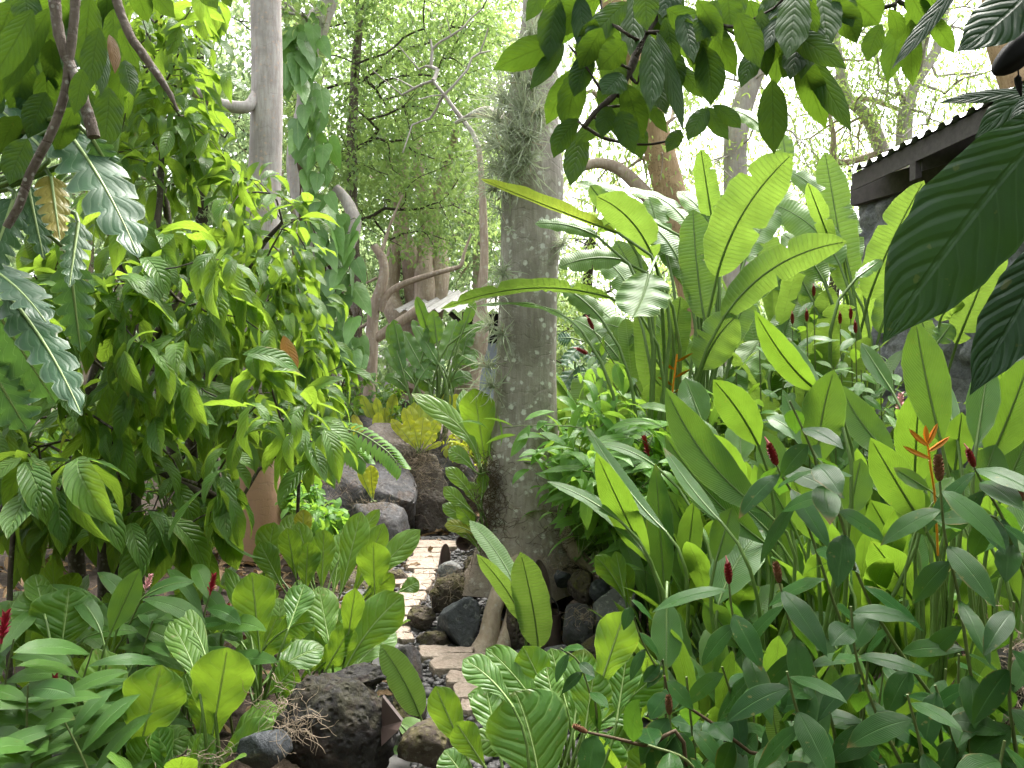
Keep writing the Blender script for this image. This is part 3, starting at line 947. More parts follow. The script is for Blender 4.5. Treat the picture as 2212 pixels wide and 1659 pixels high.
def build_house():
    t = thing('stone_house', 'dark stone house with a zinc roof and brown eave beam behind the heliconias', 'house', (4.2, 7., 0))
    # wall: relief of rough stones, plane from A to B
    A, B = np.array([3.62, 8.0, 0]), np.array([5.6, 2.65, 0])
    L = np.linalg.norm(B - A); ax = (B - A) / L; nr = unit(np.cross(UP, ax)); nr = nr if nr[0] < 0 else -nr
    nx, nz = 190, 120
    V = np.empty((nz, nx, 3))
    for i in range(nz):
        for j in range(nx):
            s, z = j / (nx - 1) * L, i / (nz - 1) * 3.5 - .05
            q = Vector((s * 3.6, z * 4.6, .3)) + Vector((noise.noise(Vector((s * 3, z * 3, 1))), noise.noise(Vector((s * 3, z * 3, 7))), 0)) * .35
            dd, _ = noise.voronoi(q)
            h = min(.09, (dd[1] - dd[0]) * .22) + .012 * noise.noise(Vector((s * 14, z * 14, 4)))
            V[i, j] = A + ax * s + UP * z + nr * h
    a = (np.arange(nz - 1)[:, None] * nx + np.arange(nx - 1)[None]).ravel()
    mb = MB(); mb.add(V.reshape(-1, 3), np.stack([a, a + 1, a + nx + 1, a + nx], 1))
    far = [A - nr * .35, A + UP * 3.45 - nr * .35]
    mb.add([A, A + UP * 3.45, far[1], far[0]], [[0, 1, 2, 3]])
    back = A - nr * 3.5
    mb.add([A - nr * .35, A + UP * 3.45 - nr * .35, back + UP * 3.45, back], [[0, 1, 2, 3]])
    mb.build('wall', [M['stonewall']], t)
    mb = MB(); top = lambda v: np.array([A + ax * p[0] + nr * p[1] + UP * p[2] for p in v])
    box(mb, (-.02, -.3, 3.452), (L, .1, 3.66), 0, top); mb.build('wall_beam', [M['timber']], t, smooth=False)
    # door jamb
    s0 = 1.64
    mb = MB()
    fr = lambda v: np.array([A + ax * (s0 + p[0]) + nr * p[1] + UP * p[2] for p in v])
    box(mb, (0, .06, 0), (.09, .16, 2.3), 0, fr); box(mb, (.62, .06, 0), (.71, .16, 2.3), 0, fr); box(mb, (.09, .06, 2.2), (.62, .16, 2.3), 0, fr)
    o = mb.build('door_frame', [M['redwood']], t, smooth=False)
    mb = MB(); box(mb, (.09, .065, 0), (.62, .1, 2.2), 0, fr); d = mb.build('door', [M['redwood']], t, smooth=False)
    # roof: corrugated sheet whose eave runs from E0 (far) to E1 (near), rising to the side
    E0, E1 = np.array([3.34, 7.55, 3.6]), np.array([3.75, 3.6, 3.6])
    ex = unit(E1 - E0); Le = np.linalg.norm(E1 - E0)
    up = unit(np.array([1., .1, .32]))
    n = 420; m = 6
    V = []
    for j in range(n):
        s = j / (n - 1) * Le
        for k in range(m):
            V.append(E0 + ex * s + up * (k / (m - 1) * 3.4 - .05) + UP * (.09 + .03 * max(-.6, min(.6, 1.3 * math.sin(s / .17 * 6.2832)))))
    a = (np.arange(n - 1)[:, None] * m + np.arange(m - 1)[None]).ravel()
    mb = MB(); mb.add(V, np.stack([a, a + 1, a + m + 1, a + m], 1))
    rf = mb.build('roof', [M['roof_metal']], t)
    mb = MB()
    lo = lambda v: np.array([E0 + ex * p[0] + up * p[1] + UP * p[2] for p in v])
    box(mb, (0, 0, -.1), (Le, .05, .06), 0, lo)
    mb.build('eave_beam', [M['timber']], rf, smooth=False)
    mb = MB()
    for s in (.95, 2.2, 3.4): box(mb, (s, .05, -.2), (s + .07, 2.4, -.03), 0, lo)
    box(mb, (.05, .05, .02), (Le, 2.6, .05), 0, lo)
    mb.build('rafter', [M['timber']], rf, smooth=False)
    mb = MB(); box(mb, (.92, .0, -.25), (1.0, .06, -.101), 0, lo); mb.build('bracket', [M['timber']], rf, smooth=False)
    # hut far behind
    t = thing('garden_hut', 'small hut with grey corrugated roof and pale blue wall behind the trees', 'hut', G(1000, 14))
    e0, e1 = P(848, 672, 13.2), P(1130, 670, 13.0)
    ex = e1 - e0; Le = np.linalg.norm(ex); ex /= Le
    up2 = unit(P(930, 630, 15.2) - P(848, 672, 13.2)); Lu = np.linalg.norm(P(930, 630, 15.2) - P(848, 672, 13.2))
    V = []; n = 300; m = 5
    for j in range(n):
        s = j / (n - 1) * Le
        for k in range(m): V.append(e0 + ex * s + up2 * Lu * k / (m - 1) + UP * .028 * math.sin(s / .17 * 6.2832))
    a = (np.arange(n - 1)[:, None] * m + np.arange(m - 1)[None]).ravel()
    mb = MB(); mb.add(V, np.stack([a, a + 1, a + m + 1, a + m], 1)); mb.build('roof', [M['roof_grey']], t)
    mb = MB(); p = P(1006, 674, 13.6); box(mb, (p[0] - .06, p[1] - .06, 0 - .2), (p[0] + .06, p[1] + .06, p[2]), 0)
    q = P(972, 676, 13.6); tube(mb, [P(1003, 705, 13.6), q], .045, 4, 0); mb.build('post', [M['timber']], t, smooth=False)
    mb = MB(); w0, w1 = P(1011, 742, 14.2), P(1120, 742, 14.2); box(mb, (w0[0], 14.2, -.2), (w1[0], 14.3, 2.35)); mb.build('wall', [M['panel']], t, smooth=False)
    mb = MB(); box(mb, (w0[0], 14.2, 2.352), (w1[0], 14.3, 2.9)); mb.build('window', [M['black']], t, smooth=False)


def build_light():
    w = bpy.data.worlds.new('World'); SC.world = w; w.use_nodes = True
    nt = w.node_tree; bg = nt.nodes['Background']
    sky = nt.nodes.new('ShaderNodeTexSky'); sky.sky_type = 'NISHITA'; sky.sun_disc = False
    sky.sun_elevation = math.radians(SUN_EL); sky.sun_rotation = math.radians(SUN_ROT); sky.air_density = 1.0; sky.dust_density = 6.; sky.ozone_density = .6
    hs = nt.nodes.new('ShaderNodeHueSaturation'); hs.inputs['Saturation'].default_value = .2
    nt.links.new(sky.outputs[0], hs.inputs['Color']); nt.links.new(hs.outputs[0], bg.inputs['Color'])
    bg.inputs['Strength'].default_value = .13
    L = bpy.data.lights.new('sun', 'SUN'); L.energy = SUN_E; L.angle = math.radians(22); L.color = (1, .95, .87)
    o = bpy.data.objects.new('sun', L); COL.objects.link(o)
    el, az = math.radians(SUN_EL), math.radians(SUN_ROT)       # rotation measured from +Y towards +X
    dirv = Vector((math.sin(az) * math.cos(el), math.cos(az) * math.cos(el), math.sin(el)))
    o.rotation_euler = dirv.to_track_quat('Z', 'Y').to_euler()
    c = bpy.data.cameras.new('camera'); co = bpy.data.objects.new('camera', c); COL.objects.link(co)
    c.sensor_width = 36; c.lens = 36 * F / 2212; c.clip_end = 500; c.clip_start = .05
    co.location = (0, 0, CAMH); co.rotation_euler = (math.pi / 2, 0, 0)
    SC.camera = co
    SC.view_settings.view_transform = 'Standard'; SC.view_settings.look = 'None'; SC.view_settings.exposure = EXPO
    SC.view_settings.gamma = 1
    cy = SC.cycles
    cy.max_bounces = 8; cy.diffuse_bounces = 4; cy.glossy_bounces = 3; cy.transmission_bounces = 6; cy.transparent_max_bounces = 4
    cy.caustics_reflective = False; cy.caustics_refractive = False
    cy.use_denoising = True
    cy.sample_clamp_indirect = 6.


SUN_EL, SUN_ROT, SUN_E, EXPO = 65, 25, 1.5, 2.55


# ---------------------------------------------------------------- trees
def sample(poly_rows, n, d0, d1):
    """n points seen inside rows of (v, u_left, u_right), spread over distances d0..d1."""
    vs = np.array([r[0] for r in poly_rows]); lo = np.array([r[1] for r in poly_rows]); hi = np.array([r[2] for r in poly_rows])
    out = []
    wmax = (hi - lo).max()
    while len(out) < n:
        v = R.uniform(vs[0], vs[-1]); a, b = np.interp(v, vs, lo), np.interp(v, vs, hi)
        if R.random() > (b - a) / wmax: continue
        out.append(P(R.uniform(a, b), v, R.uniform(d0, d1)))
    return np.array(out)


def build_trees():
    # the mottled trunk in the middle
    d = 5.2
    t = thing('shade_tree', 'thick mottled grey trunk on black rocks with wiry air plants down one side', 'tree', P(1135, 1235, d))
    c = [(1140, 1260), (1138, 1180), (1132, 1080), (1133, 950), (1136, 800), (1142, 600), (1152, 400), (1150, 250), (1163, 100), (1172, -80), (1185, -500), (1200, -1000)]
    wd = [262, 218, 176, 148, 130, 124, 134, 112, 84, 76, 66, 60]
    trunk_mesh(t, [P(u, v, d) for u, v in c], [w / F * d / 2 for w in wd], M['bark_main'], 28, 90, .022, flare=(.3, .16, 5), seed=3)
    # roots that run down over the rocks
    def root(path, rad):
        mb = MB(); tube(mb, smooth_path([P(*p) for p in path], 18), np.interp(np.linspace(0, 1, 18), np.linspace(0, 1, len(rad)), rad), 10, rough=.003); mb.build('root', [M['bark_root']], t)
    root([(1165, 1040, 5.12), (1158, 1120, 5.03), (1140, 1190, 4.95), (1098, 1245, 4.85), (1068, 1310, 4.74), (1054, 1375, 4.66), (1035, 1425, 4.6)], [.075, .088, .085, .07, .055, .062, .085])
    root([(1135, 1225, 4.98), (1118, 1290, 4.8), (1100, 1360, 4.7), (1078, 1412, 4.65)], [.06, .05, .05, .065])
    root([(1210, 1090, 5.1), (1222, 1150, 5.02), (1248, 1200, 4.95), (1290, 1235, 4.9)], [.07, .065, .05, .03])
    # crown above the picture
    up = [P(1200, -1000, d)]
    tg = np.array([up[0] + np.array([R.normal() * 2.2, R.normal() * 2., R.random() * 1.6 - .3]) for _ in range(70)])
    ch, tips, td = grow([P(1172, -80, d), P(1185, -500, d), up[0]], tg, .012, .16, 1)
    tree_mesh(t, ch, M['bark_main'])
    mb = MB(); leafy_clusters(mb, T_SMALL, tips, td, 14, .16, .5); mb.build('crown', [M['small']], t)
    # dead limb that leaves it towards the other side
    mb = MB(); tube(mb, smooth_path([P(1120, 330, 5.3), P(1085, 262, 5.5), P(1045, 240, 5.8), P(985, 265, 6.2)], 10), [.06, .06, .055, .05, .045, .04, .035, .03, .02, .015], 8); mb.build('branch', [M['bark_main']], t)

    # smooth pale trunk
    d = 7.2
    t = thing('shade_tree', 'smooth pale grey trunk rising straight beside the cacao leaves, one curved limb', 'tree', G(556, d))
    c = [(552, 1200), (556, 1090), (560, 900), (562, 700), (567, 500), (575, 300), (577, 150), (574, -50), (580, -400), (590, -800)]
    trunk_mesh(t, [P(u, v, d) for u, v in c], [w / F * d / 2 for w in (112, 96, 86, 80, 72, 68, 66, 64, 56, 46)], M['bark_salmon'], 24, 80, .012, flare=(.2, .12, 4))
    mb = MB(); tube(mb, smooth_path([P(556, 200, 7.15), P(540, 226, 7.05), P(520, 232, 7.0), P(470, 224, 6.9), P(425, 200, 6.8), P(392, 178, 6.7), P(330, 140, 6.6), P(230, 40, 6.6)], 24),
                    np.interp(np.linspace(0, 1, 24), [0, .1, .3, .7, 1], [.05, .052, .055, .05, .04]), 10); mb.build('branch', [M['bark_pale']], t)
    tg = np.array([P(580, -700, d) + np.array([R.normal() * 1.8, R.normal() * 1.8, R.random() * 1.5]) for _ in range(50)])
    ch, tips, td = grow([P(574, -50, d), P(580, -400, d), P(590, -800, d)], tg, .012, .13, 1)
    tree_mesh(t, ch, M['bark_pale'])
    mb = MB(); leafy_clusters(mb, T_SMALL, tips, td, 14, .14, .45); mb.build('crown', [M['small']], t)

    # trunk under the climbing vine
    d = 10.
    t = thing('shade_tree', 'slim leaning trunk half hidden under heart-leaved vine', 'tree', G(715, d, -.1))
    tp = [G(715, d, -.1), P(712, 850, d), P(700, 700, d), P(672, 520, d), P(640, 400, d), P(636, 330, d), P(655, 235, d), P(662, 150, d), P(685, 80, d), P(712, 0, d), P(735, -120, d), P(760, -300, d)]
    trunk_mesh(t, tp, [.13, .12, .12, .11, .105, .1, .1, .1, .11, .11, .1, .08], M['bark_pale'], 14, 60, .06)
    limbs(t, M['bark_pale'], [([P(690, 660, 9.9), P(735, 560, 9.95), P(765, 490, 10), P(752, 440, 10.1), P(725, 405, 10.1)], [.13, .06], 10),
                             ([P(655, 140, 9.95), P(668, 60, 9.9), P(685, 20, 9.9), P(700, 12, 9.9)], [.022, .022], 6)])
    tg = sample([(-420, 560, 800), (-60, 560, 760), (60, 600, 720)], 60, 9.2, 10.8)
    ch, tips, td = grow([P(712, 0, d), P(735, -120, d), P(760, -300, d)], tg, .01, .07, 0)
    tree_mesh(t, ch, M['bark_pale'])
    mb = MB(); leafy_clusters(mb, T_SMALL, tips, td, 20, .13, .4); mb.build('crown', [M['small']], t)

    # dark slender trunk
    d = 12.
    t = thing('shade_tree', 'slender dark trunk among fine green leaves behind the vine', 'tree', G(772, d, -.1))
    tp = [G(772, d, -.1), P(770, 700, d), P(762, 480, d), P(760, 330, d), P(766, 180, d), P(776, 40, d), P(785, -120, d), P(800, -350, d)]
    trunk_mesh(t, tp, [.1, .09, .085, .08, .07, .065, .06, .04], M['bark_hang'], 10, 40, .05)
    tg = np.concatenate([sample([(-380, 560, 1120), (0, 590, 1110), (250, 600, 1060), (430, 660, 1040)], 330, 10.8, 13.5), sample([(430, 680, 1060), (540, 880, 1060)], 26, 11.5, 13.)])
    ch, tips, td = grow(tp, tg, .0055, .05, 2, bend=.14, upb=.03, step=.35, pen=.3)
    tree_mesh(t, ch, M['bark_dark'], 5)
    mb = MB(); leafy_clusters(mb, T_SMALL, tips, td, 58, .092, .42, .25); mb.build('crown', [M['small']], t)

    # many-stemmed pinkish tree
    d = 14.6
    t = thing('shade_tree', 'pinkish tree with several curving stems by the grey hut roof', 'tree', G(870, d, -.1))
    stems = [[(880, 860), (900, 760), (862, 690), (842, 640), (850, 560), (868, 480), (850, 380), (820, 280)],
             [(885, 850), (905, 740), (918, 640), (915, 560), (925, 480), (905, 380), (900, 260)],
             [(880, 840), (905, 720), (895, 620), (885, 550), (870, 500), (862, 440), (880, 330)],
             [(885, 840), (925, 700), (948, 600), (945, 530), (935, 460), (960, 380), (985, 280)]]
    for s in stems:
        mb = MB(); tube(mb, smooth_path([P(u, v, d + .25 * math.sin(i * 2 + u)) for i, (u, v) in enumerate(s)], 26), np.interp(np.linspace(0, 1, 26), [0, .4, 1], [.27, .19, .065]), 12, rough=.006)
        mb.build('trunk', [M['bark_pink']], t)
    tg = sample([(-40, 760, 1130), (200, 760, 1110), (420, 740, 1080), (480, 840, 1070)], 260, 13.2, 16.5)
    ch, tips, td = grow([P(885, 550, d), P(862, 440, d), P(880, 330, d), P(900, 200, d), P(950, 100, d)], tg, .006, .06, 1, step=.35, upb=.0)
    tree_mesh(t, ch, M['bark_pink'], 5)
    mb = MB(); leafy_clusters(mb, T_SMALL, tips, td, 56, .1, .5, .25); mb.build('crown', [M['small']], t)

    # grey sawn-off tree in front of it
    d = 10.8
    t = thing('pruned_tree', 'pruned grey-brown tree with a long bent bare limb and a sawn stub', 'tree', G(800, d, -.1))
    mb = MB(); tube(mb, smooth_path([P(795, 900, d), P(803, 760, d), P(806, 680, d), P(828, 600, d), P(826, 560, d), P(808, 530, d)], 20), np.linspace(.1, .055, 20), 10, rough=.006); mb.build('trunk', [M['bark_pink']], t)
    limbs(t, M['bark_pink'], [([P(820, 672, d), P(834, 640, d), P(862, 618, d), P(915, 598, d), P(968, 583, d), P(995, 574, d), P(1003, 545, d), P(1018, 505, d)], [.058, .016], 8),
                             ([P(806, 735, d), P(850, 705, d), P(885, 682, d), P(905, 668, d)], [.07, .07], 10), ([P(815, 600, d), P(790, 612, d), P(765, 620, d)], [.02, .008], 6),
                             ([P(826, 540, d), P(845, 480, d), P(870, 420, d)], [.03, .01], 6), ([P(805, 690, d), P(770, 712, d), P(720, 716, d), P(690, 708, d)], [.025, .01], 6)])

    # pale tree with bare twigs left of the mottled trunk
    d = 9.7
    t = thing('bare_tree', 'thin pale trunk with forked bare twigs just behind the mottled trunk', 'tree', G(1005, d))
    tp = [G(1005, d), P(1008, 860, d), P(1018, 790, d), P(1035, 730, d), P(1040, 640, d), P(1046, 560, d), P(1043, 450, d), P(1040, 380, d), P(1035, 320, d)]
    trunk_mesh(t, tp, [.165, .155, .14, .12, .066, .055, .046, .04, .034], M['bark_pink'], 12, 40, .05)
    tg = [P(u, v, d + q) for u, v, q in [(805, 152, -.2), (868, 205, .1), (862, 100, .3), (930, 85, .2), (1000, 60, .1), (965, 35, 0), (1040, 20, .2), (890, 270, .2), (905, 150, .4), (945, 150, .1), (1010, 150, 0), (1060, 110, .2),
                                        (870, 330, .1), (985, 240, .3), (930, 255, .3), (850, 168, .2), (905, 215, -.1), (1055, 60, 0)]]
    ch, tips, td = grow([P(1035, 320, d), P(1020, 285, d), P(985, 240, d), P(960, 205, d), P(935, 175, d)], tg, .0095, .03, 0, bend=.2, step=.2, upb=.05)
    ch.append((np.array([P(1035, 320, d), P(1020, 285, d), P(985, 240, d), P(960, 205, d), P(935, 175, d)]), np.array([.034, .031, .027, .022, .017])))
    tree_mesh(t, ch, M['bark_pale'], 6)

    # the trees over the house and heliconias
    d = 9.
    t = thing('shade_tree', 'leaning orange-speckled trunk behind the heliconia leaves', 'tree', G(1530, d))
    tp = [G(1530, d), P(1510, 700, d), P(1470, 520, d), P(1445, 410, d), P(1425, 330, d), P(1398, 240, d), P(1370, 150, d), P(1330, 20, d), P(1300, -200, d)]
    trunk_mesh(t, tp, [.22, .2, .19, .185, .18, .17, .16, .15, .1], M['bark_speck'], 18, 50, .03)
    mb = MB(); tube(mb, smooth_path([P(1440, 480, d), P(1400, 425, d), P(1345, 370, d), P(1295, 352, d), P(1255, 362, d)], 14), np.linspace(.1, .05, 14), 10); mb.build('branch', [M['bark_pink']], t)
    tg = sample([(-300, 1150, 1600), (0, 1220, 1560), (420, 1240, 1480)], 190, 8.5, 11)
    ch, tips, td = grow(tp, tg, .006, .06, 4, step=.3)
    tree_mesh(t, ch, M['bark_pink'], 5)
    mb = MB(); leafy_clusters(mb, T_AIRY, tips, td, 34, .095, .45, .3); mb.build('crown', [M['airy']], t)

    d = 11.
    t = thing('shade_tree', 'pale upright trunk with crooked top above the heliconias', 'tree', G(1590, d))
    tp = [G(1590, d), P(1590, 600, d), P(1590, 440, d), P(1588, 330, d), P(1596, 260, d), P(1622, 180, d), P(1655, 110, d), P(1700, 20, d), P(1750, -160, d)]
    trunk_mesh(t, tp, [.2, .19, .17, .165, .16, .14, .13, .11, .08], M['bark_pale'], 14, 40, .03)
    tg = sample([(-300, 1480, 1980), (100, 1500, 1900), (440, 1480, 1760)], 190, 10, 13)
    ch, tips, td = grow(tp, tg, .006, .06, 3, step=.3)
    tree_mesh(t, ch, M['bark_pale'], 5)
    mb = MB(); leafy_clusters(mb, T_AIRY, tips, td, 34, .095, .5, .3); mb.build('crown', [M['airy']], t)

    d = 12.
    t = thing('shade_tree', 'pale tree forking into twin stems above the zinc roof', 'tree', G(1948, d))
    tp = [G(1948, d), P(1950, 500, d), P(1952, 330, d), P(1958, 235, d), P(1978, 180, d), P(2010, 130, d), P(2030, 80, d), P(2060, -80, d)]
    trunk_mesh(t, tp, [.15, .14, .12, .11, .085, .08, .07, .05], M['bark_pale'], 12, 40, .03)
    limbs(t, M['bark_pale'], [([P(1955, 300, d), P(1966, 230, d), P(1985, 150, d), P(2003, 70, d), P(2015, -40, d)], [.08, .04], 8), ([P(1955, 235, d), P(1945, 200, d), P(1932, 160, d), P(1925, 110, d)], [.05, .02], 6)])
    tg = sample([(-200, 1780, 2300), (100, 1820, 2240), (300, 1900, 2160)], 190, 10.5, 13)
    ch, tips, td = grow(tp, tg, .006, .05, 3, step=.3)
    tree_mesh(t, ch, M['bark_pale'], 5)
    mb = MB(); leafy_clusters(mb, T_AIRY, tips, td, 34, .09, .48, .3); mb.build('crown', [M['airy']], t)

    d = 12.5
    t = thing('shade_tree', 'rough grey trunk slanting down to the low end of the zinc roof', 'tree', G(1935, d))
    tp = [G(1935, d), P(1918, 400, d), P(1908, 340, d), P(1890, 285, d), P(1870, 248, d), P(1838, 218, d), P(1824, 190, d), P(1812, 130, d), P(1800, 20, d), P(1790, -120, d)]
    trunk_mesh(t, tp, [.14, .13, .12, .11, .1, .09, .08, .07, .05, .04], M['bark_pale'], 10, 40, .05)
    limbs(t, M['bark_pink'], [([P(1905, 330, d), P(1810, 350, d), P(1800, 290, d), P(1790, 240, d)], [.06, .03], 6), ([P(1840, 215, d), P(1880, 215, d), P(1930, 232, d), P(1955, 240, d)], [.05, .03], 6)])
    tg = sample([(-200, 1650, 1960), (100, 1680, 1960), (420, 1700, 1900)], 180, 11.5, 14)
    ch, tips, td = grow(tp, tg, .006, .05, 4, step=.3)
    tree_mesh(t, ch, M['bark_pink'], 5)
    mb = MB(); leafy_clusters(mb, T_AIRY, tips, td, 34, .09, .48, .3); mb.build('crown', [M['airy']], t)

    d = 8.2
    t = thing('shade_tree', 'tan forked trunk above the house roof in the top corner', 'tree', G(2330, d))
    tp = [G(2330, d), P(2290, 480, d), P(2240, 280, d), P(2205, 170, d), P(2175, 90, d), P(2160, 0, d), P(2150, -200, d)]
    trunk_mesh(t, tp, [.25, .24, .22, .21, .19, .17, .14], M['bark_speck'], 16, 40, .03)

    # farther trees, each with its own trunk and crown
    far = [(-150, 17, 12, .9, 'far tree at the edge, mostly hidden by split leaves'), (180, 16, 12, 1., 'distant tree seen through gaps in the cacao leaves'), (430, 18, 14, 1., 'distant tree behind the curved pale limb'),
           (640, 19, 14, 1., 'distant tree behind the vine-covered trunk'), (880, 20, 14, 1., 'distant tree behind the many-stemmed pinkish tree'), (1030, 18, 11, .9, 'distant tree just beside the mottled trunk behind bare twigs'),
           (1280, 17, 6.5, .9, 'low distant tree between mottled trunk and speckled trunk'), (1520, 21, 9., 1., 'low distant tree behind the crooked pale trunk'), (1780, 19, 9., 1., 'low distant tree beyond the heliconia tops'),
           (2080, 18, 8.5, 1., 'low distant tree hidden behind the house roof')]
    for i, (u, dd, h, dn, lab) in enumerate(far):
        t = thing('background_tree', lab, 'tree', G(u, dd, -.2), 'trees closing the view behind')
        tp = [G(u, dd, -.2), G(u, dd, h * .25) + R.normal(size=3) * .1, G(u, dd, h * .5) + R.normal(size=3) * .25, G(u, dd, h * .75)]
        trunk_mesh(t, tp, [.2, .16, .13, .08], M['bark_pink'] if i % 2 else M['bark_dark'], 8, 16, .06)
        n = int((170 if i < 6 else 120) * dn)
        q = sphere_dirs(n) * (R.random(n) ** .4)[:, None] * np.array([2.5, 2., h * .44]) + G(u, dd, h * .56)
        ch, tips, td = grow(tp, q, .009, .08, 1, step=.5)
        tree_mesh(t, ch, M['bark_pink'] if i % 2 else M['bark_dark'], 4)
        mb = MB(); leafy_clusters(mb, T_SMALL if i < 6 else T_AIRY, tips, td, 46, .15, .7, .25); mb.build('crown', [M['far'] if i < 6 else M['airy']], t)
    # treeline that closes the view
    mb = MB(); n = 34000
    u = R.uniform(-500, 2700, n); dd = R.uniform(22, 32, n)
    ht = np.interp(u, [-500, 0, 600, 1000, 1150, 1400, 2000, 2700], [13, 13, 13, 11, 7, 6, 6.5, 7])
    ht = ht * (.82 + .25 * np.sin(u * .013) + .12 * np.sin(u * .04 + 1))
    z = ht * R.random(n) ** .75
    pos = np.stack([(u - CX) / F * dd, dd, z], 1)
    dr = sphere_dirs(n); dr[:, 2] -= .4
    scatter(mb, T_SMALL, pos, dr, UP + sphere_dirs(n) * .8, .3 + .25 * R.random(n), R.random(n) * .95)
    n = 15000  # unseen leaf ring behind the camera, added to block low sky light
    th = R.uniform(math.pi * .93, math.pi * 2.07, n); rr = R.uniform(7, 11, n)
    z = R.random(n) ** .8 * (7 + 1.5 * np.sin(th * 7))
    pos = np.stack([np.cos(th) * rr, np.sin(th) * rr, z], 1)
    dr = sphere_dirs(n); dr[:, 2] -= .4
    scatter(mb, T_SMALL, pos, dr, UP + sphere_dirs(n) * .8, .35 + .3 * R.random(n), R.random(n) * .95)
    tag(mb.build('treeline', [M['far']]), 'far green wood seen between the trees, plus unseen leaves added behind the viewpoint', 'trees', None, 'stuff')


def build_vine():
    d = 9.7
    t = thing('philodendron_vine', 'climbing vine of heart-shaped leaves cloaking the slim leaning trunk', 'vine', P(700, 860, d))
    rows = [(88, 625, 690, 5), (125, 618, 692, 5), (160, 615, 690, 5), (200, 612, 645, 3), (215, 660, 692, 2), (250, 650, 700, 4), (285, 640, 705, 4), (320, 640, 710, 4), (360, 635, 715, 4), (400, 650, 720, 4), (440, 655, 735, 5), (480, 660, 745, 5), (525, 650, 775, 7), (570, 650, 775, 8), (615, 645, 770, 8), (660, 655, 770, 7), (705, 660, 775, 6), (750, 690, 780, 6), (795, 720, 790, 6)]
    n = 0
    for v, a, b, k in rows:
        for i in range(k):
            u = a + (b - a) * (i + R.random()) / k
            vv = v + R.normal() * 14
            L = R.uniform(46, 74)
            mb = MB()
            lean = R.normal() * .3
            s = (u, vv - L * .45, u + lean * L, vv + L * .5, L * R.uniform(.6, .72), dict(tilt=R.uniform(0, 45), arch=.12, dd=-.35 * R.random(), jd=0, fold=.12, curl=.25, roll=R.normal() * 30, wave=.02, td=None))
            s[5].pop('td')
            (V, Q, A), B, Cm, LL = spec_blade(d - .1, s, 'heart', {})
            mb.add(V, Q, A, 0)
            c = P(u + (705 - u) * .35, vv - L * .2, d + .15)
            tube(mb, bez(c, c + UP * .08, B + UP * .06, B, 5), .006, 4, 1)
            mb.build('leaf', [M['heart'], M['stemgreen']], t); n += 1
            if n >= 99: break
        if n >= 99: break
    mb = MB()
    for k in range(9):
        u0 = 680 + 12 * k
        tube(mb, smooth_path([P(700 + k * 6, 870, d), P(690 + R.normal() * 25 + k * 4, 700, d), P(680 + R.normal() * 20, 520, d), P(655 + R.normal() * 10, 340, d + .05)], 20), .011, 5, rough=.004)
    for k in range(26):
        u0 = R.uniform(650, 790); v0 = R.uniform(520, 760)
        tube(mb, [P(u0, v0, d + .1), P(u0 + R.normal() * 8, v0 + 50, d + .05), P(u0 + R.normal() * 14, v0 + R.uniform(70, 130), d)], .005, 4)
    mb.build('stem', [M['brownstem']], t)


def air_plant(u, v, d, s, label, group=None, n=70):
    rs = np.random.default_rng(int(u * 7 + v))
    p = P(u, v, d)
    mb = MB()
    for i in range(n):
        o = unit(rs.normal(size=3) + np.array([-.25, -.9, .25]))
        L = s * (.6 + .9 * rs.random())
        C = p + o * L * .6 + rs.normal(size=3) * L * .12
        T = p + o * L + UP * L * rs.uniform(-.75, .5) + rs.normal(size=3) * L * .25
        mb.add(*blade(p + o * .01, T, .0075, 'strap', C, unit(rs.normal(size=3)), fold=.3, nu=7, nv=1, rnd=rs.random() * .99))
    V, Fc = ico(1)
    mb.add(V * s * .16 + p, Fc)
    return tag(mb.build('air_plant', [M['airplant']], None, p), label, 'air plant', group)


def build_air_plants():
    g = 'air plants crowding the mottled trunk'
    lab = 'wiry grey-green air plant among those crowding the shaded side of the mottled trunk'
    for u, v, d, s in [(1150, 80, 5.1, .12), (1165, 130, 5.08, .12), (1120, 165, 5.1, .12), (1150, 190, 5.05, .13), (1095, 215, 5.15, .14), (1130, 240, 5.04, .14), (1075, 262, 5.15, .14), (1165, 250, 5.0, .12), (1105, 290, 5.06, .15),
                       (1145, 300, 5.0, .13), (1072, 315, 5.15, .14), (1110, 335, 5.04, .14), (1140, 350, 5.0, .11), (1078, 365, 5.12, .13), (1105, 385, 5.05, .11), (1070, 410, 5.15, .1)]:
        air_plant(u, v, d - (.1 if u > 1085 else .02), s * 1.25, lab, g, 110)
    air_plant(1080, 455, 5.02, .085, 'small air plant low under the crowded tufts beneath the yellowed leaf tip', None, 30)
    air_plant(1103, 497, 4.97, .05, 'tiny white curled air plant alone on the mottled bark', None, 16)
    air_plant(1088, 590, 4.99, .11, 'air plant tuft on the trunk just above the long drooping heliconia leaf')
    air_plant(1070, 640, 5.05, .11, 'air plant tuft on the trunk behind the long drooping heliconia leaf')
    air_plant(1062, 705, 5.12, .12, 'air plant tuft level with the hut wall at the edge of the trunk')
    air_plant(1086, 722, 4.98, .1, 'air plant tuft facing out just under the drooping heliconia leaf')
    air_plant(1055, 790, 5.12, .12, 'air plant tuft above the lowest ones on the trunk edge')
    air_plant(1064, 835, 5.02, .13, 'lowest big air plant tuft above the broad anthurium leaf')
    air_plant(1215, 530, 5.1, .1, 'lone air plant tuft on the heliconia side of the mottled trunk')
    air_plant(700, 55, 9.85, .14, 'yellowish air plant tuft high on the slim leaning trunk')


